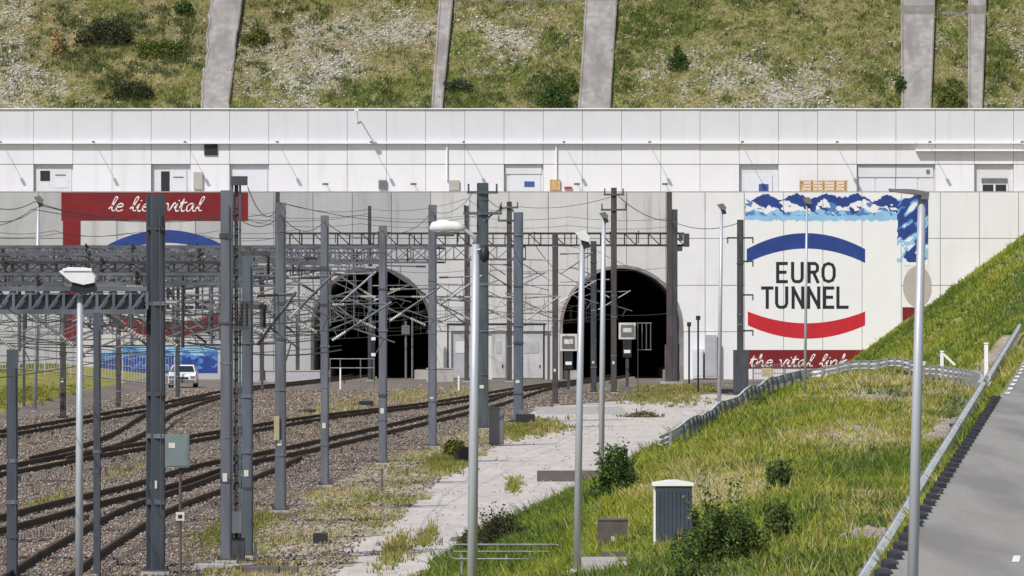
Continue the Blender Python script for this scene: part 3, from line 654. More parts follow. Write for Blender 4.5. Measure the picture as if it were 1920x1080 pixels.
# ------------------------------------------------------------------ murals and lettering
MYF = WY - 0.075
def flat(poly, y=MYF, d=0.010):
    return MB().prism([(wx(a), wz(b)) for a, b in poly], y, y + d)
def arc_band(cx, w, ytop, rise_t, ybot, rise_b, y=MYF):
    n = 18; tp = []; bt = []
    for i in range(n + 1):
        u = -1 + 2 * i / n; tp.append((wx(cx + u * w), wz(ytop + rise_t * u * u))); bt.append((wx(cx + u * w), wz(ybot + rise_b * u * u)))
    return MB().band(tp, bt, y, y + 0.010)
LET = {  # strokes in a unit box (x, y up), half of a stroke is half the stem width
    'E': [[(0, 0), (0, 1)], [(0, 1), (1, 1)], [(0, .52), (.85, .52)], [(0, 0), (1, 0)]],
    'U': [[(0, 1), (0, .2), (.12, .05), (.3, 0), (.7, 0), (.88, .05), (1, .2), (1, 1)]],
    'R': [[(0, 0), (0, 1)], [(0, 1), (.7, 1), (.93, .92), (1, .77), (.93, .6), (.7, .52), (0, .52)], [(.5, .52), (1, 0)]],
    'O': [[(.5, 0), (.15, .08), (0, .3), (0, .7), (.15, .92), (.5, 1), (.85, .92), (1, .7), (1, .3), (.85, .08), (.5, 0)]],
    'T': [[(0, 1), (1, 1)], [(.5, 0), (.5, 1)]],
    'N': [[(0, 0), (0, 1)], [(0, 1), (1, 0)], [(1, 0), (1, 1)]],
    'L': [[(0, 1), (0, 0)], [(0, 0), (1, 0)]]}
def letter(ch, pa, pb, pt, pbm, sw, parent, m='black', ybase=MYF):
    mb = MB(); x0, x1 = wx(pa + sw / 2), wx(pb - sw / 2); z0, z1 = wz(pbm - sw / 2), wz(pt + sw / 2); w = sw / WS; d = 0
    for st in LET[ch]:
        pts = [Vector((x0 + (x1 - x0) * a, 0, z0 + (z1 - z0) * b)) for a, b in st]; tp = []; bt = []
        n = len(pts); closed = (pts[0] - pts[-1]).length < 1e-6
        for i, p in enumerate(pts):
            a = pts[i - 1] if i > 0 else (pts[-2] if closed else p); b = pts[i + 1] if i < n - 1 else (pts[1] if closed else p)
            t = (b - a).normalized(); nr = Vector((-t.z, 0, t.x))
            q = p.copy()
            if not closed and i == 0: q -= t * w / 2
            if not closed and i == n - 1: q += t * w / 2
            tp.append((q.x + nr.x * w / 2, q.z + nr.z * w / 2)); bt.append((q.x - nr.x * w / 2, q.z - nr.z * w / 2))
        mb.band(tp, bt, ybase - 0.002 - d, ybase + 0.0105); d += 0.001
    return mb.build('letter', m, parent)
def raster(region, fn, cell, parent, layer=0.0):
    """paint layer: cells of one colour run together into thin slabs, one mesh per colour"""
    x0, x1, y0, y1 = region; gx = np.arange(x0, x1, cell); gy = np.arange(y0, y1, cell)
    A, B = np.meshgrid(gx + cell / 2, gy + cell / 2); K = fn(A, B)
    for ci, nm, m_ in ((1, 'dark_rock', 'navy'), (2, 'mid_slope', 'midblue'), (3, 'pale_sky', 'lightblue')):
        mb = MB()
        for j in range(len(gy)):
            row = K[j] == ci; i = 0
            while i < len(gx):
                if row[i]:
                    k = i
                    while k < len(gx) and row[k]: k += 1
                    a, b = wx(gx[i]), wx(min(gx[k - 1] + cell, x1)); t, u = wz(gy[j]), wz(gy[j] + cell); q = len(mb.v); y = MYF - layer
                    mb.v += [(a, y, u), (b, y, u), (b, y, t), (a, y, t)]; mb.f.append((q, q + 1, q + 2, q + 3)); i = k
                else: i += 1
        if mb.f: mb.build(nm, m_, parent)['kind'] = 'stuff'
HAND = {
 'l': ([[(0, .25), (.25, .7), (.42, 1.35), (.36, 1.5), (.24, 1.3), (.18, .5), (.26, .05), (.42, .1)]], .42),
 'e': ([[(0, .4), (.42, .5), (.45, .72), (.28, .8), (.1, .6), (.06, .25), (.22, .0), (.5, .15)]], .5),
 'i': ([[(0, .3), (.16, .75), (.1, .2), (.2, .0), (.34, .12)], [(.2, 1.05), (.24, 1.15)]], .34),
 'n': ([[(0, .75), (.08, .0), (.1, .5), (.3, .8), (.42, .65), (.38, .15), (.48, .0), (.6, .12)]], .6),
 'v': ([[(0, .75), (.12, .75), (.22, .0), (.5, .85), (.6, .75)]], .56),
 't': ([[(0, .3), (.2, 1.3), (.14, .3), (.22, .0), (.4, .12)], [(-.02, .85), (.42, .92)]], .42),
 'a': ([[(.48, .7), (.28, .8), (.06, .5), (.1, .05), (.28, .08), (.46, .75), (.44, .15), (.56, .02), (.68, .12)]], .64),
 'h': ([[(0, .25), (.28, 1.3), (.2, 1.45), (.12, .0), (.2, .5), (.38, .75), (.46, .55), (.44, .1), (.56, .02), (.66, .12)]], .64),
 'k': ([[(0, .25), (.28, 1.35), (.2, 1.5), (.1, .0)], [(.5, .85), (.16, .45), (.5, .0), (.62, .08)]], .6), ' ': ([], .45)}
def handwrite(txt, pa, pb, pbase, xh, sw, parent, m='white', y=MYF - 0.004):
    W = sum(HAND[c][1] for c in txt); k = (pb - pa) / W; x = pa; mb = MB(); w = sw / WS; d = 0
    for c in txt:
        for st in HAND[c][0]:
            pts = cat_r([(x + a * k + 0.22 * xh * b, pbase - b * xh) for a, b in st]); pts = [Vector((wx(a), 0, wz(b))) for a, b in pts]; tp = []; bt = []
            for i, p in enumerate(pts):
                t = (pts[min(i + 1, len(pts) - 1)] - pts[max(i - 1, 0)]).normalized(); nr = Vector((-t.z, 0, t.x)) * (w / 2) * (0.75 + 0.25 * math.sin(i * 0.7))
                tp.append((p.x + nr.x, p.z + nr.z)); bt.append((p.x - nr.x, p.z - nr.z))
            mb.band(tp, bt, y - 0.0006 * d, y + 0.004); d = (d + 1) % 6
        x += HAND[c][1] * k
    o = mb.build('lettering', m, parent); o['kind'] = 'stuff'; return o
def cat_r(p, n=4):
    if len(p) < 3: return p
    out = []
    for i in range(len(p) - 1):
        p0, p1, p2, p3 = [np.array(p[max(0, min(len(p) - 1, q))], float) for q in (i - 1, i, i + 1, i + 2)]
        for t in np.linspace(0, 1, n, endpoint=False): out.append(tuple(0.5 * (2 * p1 + (p2 - p0) * t + (2 * p0 - 5 * p1 + 4 * p2 - p3) * t * t + (3 * p1 - p0 - 3 * p2 + p3) * t ** 3)))
    out.append(tuple(p[-1])); return out
mur = thing('tunnel_mural', 'painted mural with blue mountains, black lettering and red and blue arcs, right of the tunnels', 'mural', (wx(1560), WY - 0.08, 0))
MUC = [1396 + 73.5 * k for k in range(6)]
for i in range(4):                                            # white field, painted panel by panel so the joints stay open
    flat([(MUC[i] + 1, 690), (MUC[i + 1] - 0.7, 690), (MUC[i + 1] - 0.7, 361.5), (MUC[i] + 1, 361.5)], MYF + 0.004, 0.006).build('white_field', 'mural_white', mur)
flat([(MUC[4] + 1, 498), (1740, 498), (1740, 361.5), (MUC[4] + 1, 361.5)], MYF + 0.004, 0.006).build('white_field', 'mural_white', mur)
arc_band(1511, 111, 437, 30, 466, 27, MYF - 0.004).build('blue_arc', 'navy', mur)
arc_band(1512, 110, 606, -22, 635, -25, MYF - 0.004).build('red_arc', 'redbright', mur)
for ch, a, b in (('E', 1455, 1477), ('U', 1483, 1507), ('R', 1514, 1536), ('O', 1540, 1567)): letter(ch, a, b, 491, 531, 6.0, mur, ybase=MYF - 0.004)
for ch, a, b in (('T', 1427, 1450), ('U', 1453, 1478), ('N', 1484, 1508), ('N', 1513, 1538), ('E', 1543, 1564), ('L', 1568, 1591)): letter(ch, a, b, 537, 579, 6.0, mur, ybase=MYF - 0.004)
def tri(u): return np.abs((u % 1.0) * 2 - 1)
def mount(A, B):
    n2 = fbm(A * 0.10 - B * 0.06, B * 0.12, 105, 3); n4 = fbm(A * 0.16, B * 0.16, 113, 2); n5 = fbm(A * 0.2, A * 0 + 2, 119, 2)
    tr = 363 + 12 * tri(A / 57.0 + 0.3) * (0.5 + fbm(A * 0.02, A * 0 + 3.0, 117, 2)) + 5 * (n5 - 0.5)
    pk = 373 + 20 * (1 - tri(A / 74.0 + 0.12)) * (0.45 + 0.9 * fbm(A * 0.018, A * 0 + 9.0, 121, 2)) + 6 * (n5 - 0.5)
    lb = 392 + 9 * tri(A / 41.0) + 6 * (n4 - 0.5); bot = 414 + 7 * (n4 - 0.5)
    K = np.zeros(A.shape, int)
    K[(B > tr) & (B < pk)] = 1
    face = (B >= pk) & (B < lb); shade = ((A / 74.0 + 0.12 - (B - 373) / 160.0) % 1.0)
    K[face & (shade > 0.52) & (shade < 0.52 + 0.30 * n2 * 2) & (n2 > 0.42)] = 1
    K[face & (n2 > 0.60) & (K == 0)] = 2
    K[(B >= lb) & (B < bot)] = 3; K[(B >= lb) & (B < bot - 10) & (n2 > 0.56)] = 2
    u = A - 1685
    side = (A > 1684 - 3 * n4) & (B > 372) & (B < 491)
    dg = fbm((A + B) * 0.05, (A - B) * 0.022, 125, 3)
    Kc = np.where(dg > 0.46, 1, np.where(dg > 0.40, 2, np.where(dg > 0.34, 3, 0)))
    Kc = np.where((B > 448 + 0.25 * u) & (dg < 0.57), np.where(n4 > 0.52, 3, 0), Kc)
    return np.where(side, Kc, np.where(B > 422, 0, K))
raster((1397, 1740, 362, 492), mount, 1.6, mur, 0.003)
e = [(1720 + 27 * math.cos(a) * (1 if math.cos(a) < 0 else 1), 537 + 38 * math.sin(a)) for a in [2 * math.pi * k / 28 for k in range(28)]]
flat([(min(a, 1746), b) for a, b in e][::-1], MYF - 0.004, 0.01).build('grey_oval', 'beige', mur)
flat([(1692, 640), (1742, 640), (1742, 576), (1692, 576)], MYF + 0.0, 0.01).build('red_block', 'red', mur)
flat([(1392, 691), (1625, 691), (1625, 656), (1392, 656)], MYF - 0.003, 0.007).build('red_band', 'red', mur)
handwrite('the vital link', 1405, 1588, 687, 15, 2.6, mur, y=MYF - 0.009)

mul = thing('tunnel_mural', 'painted mural with red lettered band on top and blue sea below, half hidden by gantries', 'mural', (wx(290), WY - 0.08, 0))
MLC = [1322 + 73.5 * k for k in range(-17, -11)]
for i in range(4):
    a, b = max(MLC[i] + 1, 152), min(MLC[i + 1] - 0.7, 440)
    if b > a: flat([(a, 700), (b, 700), (b, 414), (a, 414)], MYF + 0.004, 0.006).build('white_field', 'mural_dull', mul)
flat([(115, 414), (465, 414), (465, 361), (115, 361)], MYF, 0.01).build('red_band', 'red', mul)
flat([(118, 640), (151, 640), (151, 414.4), (118, 414.4)], MYF, 0.01).build('red_column', 'red', mul)
handwrite('le lien vital', 203, 378, 396, 18, 2.6, mul, y=MYF - 0.005)
arc_band(310, 108, 431, 28, 455, 25, MYF - 0.004).build('blue_arc', 'navy', mul)
arc_band(312, 108, 604, -24, 632, -24, MYF - 0.004).build('red_arc', 'red', mul)
for ch, a, b in (('E', 254, 276), ('U', 282, 306), ('R', 313, 335), ('O', 339, 366)): letter(ch, a, b, 491, 531, 6.0, mul, ybase=MYF - 0.004)
for ch, a, b in (('T', 226, 249), ('U', 252, 277), ('N', 283, 307), ('N', 312, 337), ('E', 342, 363), ('L', 367, 390)): letter(ch, a, b, 537, 579, 6.0, mul, ybase=MYF - 0.004)
def sea(A, B):
    n1 = fbm(A * 0.02, B * 0.05, 131, 3); n2 = fbm(A * 0.08, B * 0.14, 133, 3)
    top = 646 + 14 * fbm(A * 0.03, A * 0, 137, 2) ; K = np.zeros(A.shape, int)
    K[B > top] = 3; K[(B > top + 6) & (n1 > 0.42)] = 2; K[(B > top + 18) & (n2 > 0.42)] = 1; K[(B > 692)] = 1
    return K
raster((178, 408, 640, 699), sea, 1.8, mul, 0.003)

# ------------------------------------------------------------------ railway tracks
def spline(pts):
    p = np.array(sorted(pts, key=lambda q: q[1]), float); Y = p[:, 1]; X = p[:, 0]
    m = np.gradient(X, Y)
    def f(y):
        y = np.asarray(y, float); i = np.clip(np.searchsorted(Y, y) - 1, 0, len(Y) - 2); h = Y[i + 1] - Y[i]; t = (y - Y[i]) / h
        return (2 * t ** 3 - 3 * t ** 2 + 1) * X[i] + (t ** 3 - 2 * t ** 2 + t) * h * m[i] + (-2 * t ** 3 + 3 * t ** 2) * X[i + 1] + (t ** 3 - t ** 2) * h * m[i + 1]
    return f, Y[0], Y[-1]
TR = {}
TRK = [('a', [(-33.5, 170), (-28.3, 235), G(0, 825), G(275, 775), (-18.9, 432), (-14.6, 480), (-12.3, 515), (-12.0, 620)], 'railway track curving across the far ground into the left tunnel', 0),
       ('b', [(-25.0, 170), G(0, 898), G(145, 870), G(410, 826), G(600, 793), G(800, 768), (1.7, 437), (9.0, 500), (9.3, 620)], 'middle railway track running diagonally into the right tunnel', 0),
       ('c', [(-18.2, 130), G(0, 1003), G(145, 963), G(275, 930), G(410, 888), G(537, 861), G(710, 820), G(900, 772), (3.0, 440), (7.0, 480)], 'railway track nearest the gravel path, joining the middle track at the right tunnel', 0.02),
       ('d', [(-10.4, 100), (-11.1, 130), G(112, 1073), G(190, 1022), G(275, 973), G(410, 922), G(537, 868)], 'short turnout track at the bottom left merging into the nearest through track', -0.02),
       ('e', [G(410, 748), G(300, 787), G(240, 826), G(190, 848), (-19.0, 240)], 'crossover track linking the two far railway tracks on the left', 0.03)]
RPROF = [(-0.07, 0), (0.07, 0), (0.07, 0.02), (0.012, 0.04), (0.012, 0.12), (0.036, 0.13), (0.036, 0.17), (-0.036, 0.17), (-0.036, 0.13), (-0.012, 0.12), (-0.012, 0.04), (-0.07, 0.02)]
for key, pts, lab, dz in TRK:
    f, ya, yb = spline(pts); TR[key] = (f, ya, yb)
    th = thing('railway_track', lab, 'track', (float(f((ya + yb) / 2)), (ya + yb) / 2, 0), 'railway tracks')
    Y = np.arange(ya, yb, 2.0); X = f(Y)
    for sg in (-1, 1):
        mb = MB(); L = len(RPROF)
        for i in range(len(Y)):
            for a, b in RPROF: mb.v.append((X[i] + sg * 0.7535 + a * 1.25, Y[i], 0.20 + dz + b * 1.1))
            if i:
                k = i * L
                for j in range(L): mb.f.append((k - L + j, k - L + (j + 1) % L, k + (j + 1) % L, k + j))
        mb.f.append(tuple(range(L))); mb.build('rail', 'rail', th)
    sb = MB()
    for y in np.arange(ya, min(yb, 505), 0.6):
        x = float(f(y)); h = 0.2 + dz * 0.5 + random.uniform(-0.012, 0.012); sb.box(x - 1.25, x + 1.25, y - 0.13, y + 0.13, -0.02, h - 0.03)
    o = sb.build('sleepers', 'sleeper', th); o['kind'] = 'stuff'

# ballast stones
N = 150000
Y = 110 + (RG.uniform(0, 1, N) ** 1.7) * 330; X = RG.uniform(-0.092, 0.03, N) * Y
keep = (X < np.interp(Y, FY, FX) - 0.5)
X, Y = X[keep], Y[keep]; pth = in_poly(X, Y, PATH); k = (~pth) | (RG.uniform(0, 1, len(X)) < 0.025)
X, Y, pth = X[k], Y[k], pth[k]
dry_ = in_poly(X, Y, DRY); k = (~dry_) | (RG.uniform(0, 1, len(X)) < 0.45); X, Y, pth = X[k], Y[k], pth[k]
near = np.zeros(len(X), bool)
for key in TR:
    f, ya, yb = TR[key]; ok = (Y > ya) & (Y < yb); near |= ok & (np.abs(np.abs(X - f(np.clip(Y, ya, yb))) - 0.7535) < 0.16)
X, Y, pth = X[~near], Y[~near], pth[~near]
r = RG.uniform(0.028, 0.058, len(X)) * np.interp(Y, [110, 250, 440], [0.9, 1.2, 1.7])
pal = np.array([(0.18, 0.14, 0.112), (0.25, 0.20, 0.162), (0.30, 0.25, 0.21), (0.38, 0.34, 0.295), (0.24, 0.162, 0.115), (0.13, 0.104, 0.086)])
ti = pal[RG.integers(0, 6, len(X))]; ti[pth] = np.array([0.45, 0.42, 0.40])
trk = np.zeros(len(X))
for key in TR:
    f, ya, yb = TR[key]; ok = (Y > ya) & (Y < yb); trk = np.maximum(trk, ok * (np.abs(X - f(np.clip(Y, ya, yb))) < 1.3))
o = stones('ballast_stones', X, Y, 0.02 + trk * 0.165 + r * 0.3, r, ti); tag(o, 'brown and grey ballast stones spread between and around the railway tracks', 'ballast')

# ------------------------------------------------------------------ catenary masts
def hsection(mb, x, y, z0, z1, w, rot):
    c, s = math.cos(rot), math.sin(rot); t = w * 0.09
    def rbox(a0, a1, b0, b1):
        k = len(mb.v)
        for z in (z0, z1):
            for a, b in ((a0, b0), (a1, b0), (a1, b1), (a0, b1)): mb.v.append((x + a * c - b * s, y + a * s + b * c, z))
        mb.f.extend(tuple(k + i for i in q) for q in ((3, 2, 1, 0), (4, 5, 6, 7), (0, 1, 5, 4), (1, 2, 6, 5), (2, 3, 7, 6), (3, 0, 4, 7)))
    rbox(-w / 2, w / 2, -w / 2, -w / 2 + t); rbox(-w / 2, w / 2, w / 2 - t, w / 2); rbox(-t / 2, t / 2, -w / 2 + t, w / 2 - t)
    return mb
def insulator(p, q, parent, m='insul', r=0.062):
    mb = MB(); p = Vector(p); q = Vector(q); n = 7; pts = [p]; rs = [0.025]
    for i in range(n):
        for dt, rr in ((0.15, 0.03), (0.3, r), (0.7, r), (0.85, 0.03)): pts.append(p.lerp(q, (i + dt) / n)); rs.append(rr)
    pts.append(q); rs.append(0.025); return mb.tube(pts, rs, 6).build('insulator', m, parent)
def cantilever(x, y, z, d, L, parent, m='tube', ins='insul', dy=0.0):
    """bracket reaching d*L sideways from (x, y); z is the contact wire height"""
    zt, zb = z + 1.75, z + 0.45; w0 = x + d * 0.12
    a, b = (w0, y, zt), (x + d * L * 0.92, y + dy, zt + 0.05); c = (w0, y, zb)
    def lerp(p, q, t): return tuple(p[i] + (q[i] - p[i]) * t for i in range(3))
    part = MB().tube([lerp(a, b, 0.22), b], 0.035, 5)
    part.tube([lerp(c, b, 0.24), lerp(c, b, 1.04)], 0.042, 5)
    reg0 = lerp(c, b, 0.34); reg1 = (x + d * L * 1.0, y + dy, z + 0.38)
    part.tube([reg0, reg1], 0.03, 5); part.tube([lerp(reg0, reg1, 0.75), (x + d * L * 0.72, y + dy, z)], 0.02, 4)
    part.tube([lerp(a, b, 0.55), lerp(reg0, reg1, 0.35)], 0.014, 4)
    o = part.build('cantilever', m, parent)
    insulator(a, lerp(a, b, 0.22), o, ins); insulator(c, lerp(c, b, 0.24), o, ins)
    return o
GM = 'catenary masts beside the tracks'
# px, base row, top row, width px, turn, material, cantilevers (side, reach, height), extras, label
MASTS = [
 (23, 1096, 655, 19, 12, 'steeln', [], 'short', 'short dark steel post at the left edge of the picture'),
 (182, 1092, 586, 13, 8, 'steeln', [], 'short', 'short slim blue-grey post just right of the leftmost lamp post'),
 (292, 1078, 365, 28, 24, 'steeln', [(-1, 2.2, 5.4)], 'foot', 'thick dark steel mast carrying a green-grey cabinet beside it'),
 (424, 1057, 357, 20, 6, 'steel', [], 'foot', 'light grey mast, left of the tight cluster of near masts'),
 (464, 1048, 470, 20, 6, 'steelb', [(1, 1.2, 5.2)], 'foot', 'blue-grey mast, right of the tight cluster of near masts'),
 (526, 962, 380, 19, 8, 'steel', [(-1, 3.2, 5.2), (-1, 2.2, 6.2), (1, 1.6, 5.8)], 'foot', 'grey mast with yellowish marker plate, first right of the near mast cluster'),
 (609, 914, 404, 15, 4, 'steel', [(-1, 3.3, 5.2), (1, 1.8, 6.0), (-1, 2.6, 6.6), (1, 2.4, 4.9)], 'foot', 'grey mast standing in front of the left edge of the left tunnel mouth'),
 (718, 872, 423, 15, 4, 'steel', [(-1, 3.3, 5.2), (-1, 2.4, 6.4), (1, 2.3, 5.5)], 'foot', 'grey mast standing in front of the middle of the left tunnel mouth'),
 (811, 840, 384, 15, 4, 'steel', [(-1, 3.4, 5.2), (-1, 2.4, 6.6), (1, 2.2, 6.1)], 'foot', 'grey mast standing in front of the right edge of the left tunnel mouth'),
 (905, 806, 343, 19, 10, 'steelg', [(-1, 3.0, 5.2)], 'arms', 'green-grey mast with cross arms right behind the central lamp post'),
 (972, 792, 398, 17, 4, 'steelb', [(-1, 3.2, 5.2), (1, 2.2, 5.2), (-1, 2.4, 7.0)], 'foot', 'blue-grey mast standing over the dark point machine at the end of the path'),
 (955, 716, 378, 9, 5, 'steelbr', [(-1, 3.0, 6.3), (1, 3.0, 7.2), (-1, 2.4, 8.4)], 'arms', 'thin brown mast standing behind the blue-grey one between the tunnels'),
 (875, 716, 386, 8, 5, 'steelbr', [(-1, 2.5, 6.3)], 'foot', 'thin brown mast left of the central lamp post, by the service doors'),
 (1041, 760, 437, 10, 5, 'steelbr', [(-1, 3.2, 5.4), (1, 2.6, 6.2), (-1, 2.6, 7.6), (1, 2.4, 8.0)], 'foot', 'slim brown-grey mast at the left rim of the right tunnel mouth'),
 (1113, 738, 452, 10, 5, 'steeld', [(1, 2.6, 5.6)], 'foot', 'slim dark mast in the left half of the right tunnel mouth'),
 (1151, 738, 352, 10, 5, 'steelbr', [(-1, 2.5, 6.5)], 'arms', 'tall slim dark mast in front of the crown of the right tunnel'),
 (1388, 738, 412, 11, 5, 'steeld', [], 'brackets', 'black mast with side brackets at the left edge of the mountain mural'),
 (693, 714, 386, 6, 5, 'steeld', [(-1, 3.4, 6.6), (1, 3.4, 6.2)], 'foot', 'thin dark mast far away at the crown of the left tunnel'),
 (118, 787, 560, 11, 5, 'steelbr', [(-1, 3.2, 5.6), (1, 3.4, 5.0)], 'foot', 'brown mast on the far left just before the grey fence'),
 (222, 767, 562, 9, 5, 'steelbr', [(1, 3.0, 5.4)], 'foot', 'brown mast in front of the blue painted sea, left of the dark thick mast'),
 (333, 748, 575, 8, 5, 'steeld', [(-1, 2.6, 5.6)], 'foot', 'thin dark mast right beside the parked white car'),
 (491, 716, 500, 8, 5, 'steelbr', [(1, 2.6, 6.0)], 'foot', 'thin brown mast between the near mast cluster and the left tunnel'),
 (558, 712, 590, 7, 5, 'steelbr', [], 'foot', 'short brown post against the wall left of the left tunnel'),
 (45, 770, 585, 5, 5, 'steeld', [(1, 2.6, 5.4)], 'foot', 'very thin dark mast on the far left between lamp and short post'),
]
MT = []
for (px, pb, pt, w, rot, m_, cant, ex, lab) in MASTS:
    x, y = G(px, pb); z1 = CH + (560 - pt) / F * y; wm = w * y / F
    th = thing('catenary_mast', lab, 'mast', (x, y, 0), GM)
    hsection(MB(), x, y, 0.12, z1, wm, math.radians(rot)).build('post', m_, th)
    fb = max(0.28, wm * 0.95)
    if ex != 'short':
        box(x - fb, x + fb, y - fb, y + fb, -0.2, 0.10).build('footing', 'conc', th)
    box(x - wm * 0.85, x + wm * 0.85, y - wm * 0.85, y + wm * 0.85, 0.10, 0.14).build('base_plate', 'steeld', th)
    for (d, L, z) in cant: cantilever(x + d * wm / 2, y, z, d, L, th, 'tube' if random.random() < 0.6 else 'truss', 'insul' if random.random() < 0.6 else 'insuld')
    if ex == 'arms':
        for dz_, L in ((0.5, 0.55), (1.6, 0.75)):
            ca = box(x - wm / 2 - L, x + wm / 2 + L, y - wm / 2 - 0.13, y - wm / 2 - 0.01, z1 - dz_ - 0.07, z1 - dz_ + 0.07).build('cross_arm', m_, th)
            for sg in (-1, 1): insulator((x + sg * (wm / 2 + L - 0.08), y - wm / 2 - 0.07, z1 - dz_ + 0.071), (x + sg * (wm / 2 + L - 0.08), y - wm / 2 - 0.07, z1 - dz_ + 0.45), ca, 'insuld', 0.07)
    if ex == 'brackets':
        for pyb, dd in ((446, -1), (446, 1), (490, 1), (553, 1), (620, 1)):
            z = CH + (560 - pyb) / F * y
            br = MB().bar((x + dd * wm / 2, y - 0.05, z), (x + dd * (wm / 2 + 0.75), y - 0.05, z), 0.10, 0.12).build('bracket', 'steeld', th)
            insulator((x + dd * (wm / 2 + 0.7), y - 0.05, z - 0.06), (x + dd * (wm / 2 + 0.7), y - 0.05, z - 0.4), br, 'insuld', 0.07)
    for q in range(3 if ex == 'short' else 5):
        zc = 0.9 + (z1 - 1.4) * (q + random.uniform(0.1, 0.9)) / 5; e_ = wm * random.uniform(0.54, 0.62); hh_ = random.uniform(0.05, 0.14)
        box(x - e_, x + e_, y - e_, y + e_, zc, zc + hh_).build('clamp', random.choice(('steeld', 'steel', m_)), th)
    MB().tube([(x + wm * 0.38, y - wm * 0.62, 0.2), (x + wm * 0.38, y - wm * 0.62, z1 * 0.5), (x + wm * 0.30, y - wm * 0.62, z1 - 0.4)], 0.014, 5).build('earth_cable', 'wire', th)
    if ex != 'short' and w > 9:
        for sx_ in (-1, 1):
            for sy_ in (-1, 1): box(x + sx_ * wm * 0.7 - 0.03, x + sx_ * wm * 0.7 + 0.03, y + sy_ * wm * 0.7 - 0.03, y + sy_ * wm * 0.7 + 0.03, 0.141, 0.21).build('bolt', 'rail', th)
        box(x - wm * 0.3, x + wm * 0.12, y - wm * 0.56, y - wm * 0.5 - 0.001, 2.1 + 0.1 * random.random(), 2.35).build('blank_plate', 'signw', th)
    MT.append((x, y, z1, wm))
# mast with yellow plate
x, y, z1, wm = MT[5]
th = [o for o in bpy.data.objects if o.get('label', '').startswith('grey mast with yellowish')][0]
box(x - wm * 0.62, x - wm * 0.1, y - wm / 2 - 0.10, y - wm / 2 - 0.06, CH - 265 / F * y, CH - 220 / F * y).build('marker_plate', 'yellow', th)
# dark ladder mast inside the cluster
x, y = G(443, 1052); x2 = x; zt = CH + (560 - 332) / F * y
th = thing('signal_mast', 'dark green-black lattice mast in the middle of the near mast cluster, box at its foot', 'mast', (x, y, 0), GM)
mb = MB()
for sg in (-1, 1): mb.bar((x + sg * 0.10, y, 0.6), (x + sg * 0.10, y, zt), 0.05, 0.09)
mb.build('upright', 'steelg', th)
mb = MB()
for k in range(34): z = 0.7 + k * (zt - 0.9) / 34; mb.bar((x - 0.07, y, z), (x + 0.07, y, z + 0.09 * (1 if k % 2 else -1)), 0.025)
mb.build('lacing', 'steeld', th)
box(x - 0.05, x + 0.05, y + 0.03, y + 0.12, 0.3, zt - 0.1).build('cable_duct', 'steeld', th)
box(x - 0.2, x + 0.16, y - 0.45, y - 0.14, 0.75, 1.3).build('relay_box', 'steel', th)
box(x - 0.24, x + 0.22, y - 0.3, y + 0.25, 0.0, 0.6).build('pedestal', 'steeld', th)
tb = box(x - 0.13, x + 0.30, y - 0.2, y - 0.06, zt - 0.22, zt + 0.02).build('top_box', 'steeld', th)
for zz, L in ((zt - 2.0, 0.9), (zt - 3.4, 0.8)):
    ar = MB().bar((x + 0.12, y, zz), (x + L, y, zz), 0.09, 0.12).build('cross_arm', 'steeld', th)
    insulator((x + L - 0.06, y, zz - 0.06), (x + L - 0.06, y, zz - 0.55), ar, 'insuld', 0.06)
for k in range(4):
    insulator((x - 0.1 + k * 0.13, y - 0.3, zt - 3.9), (x - 0.1 + k * 0.13, y - 0.3, zt - 3.3), th, 'insuld', 0.05)
box(x - 0.18, x + 0.36, y - 0.38, y - 0.24, zt - 4.0, zt - 3.9).build('terminal_bar', 'steeld', th)

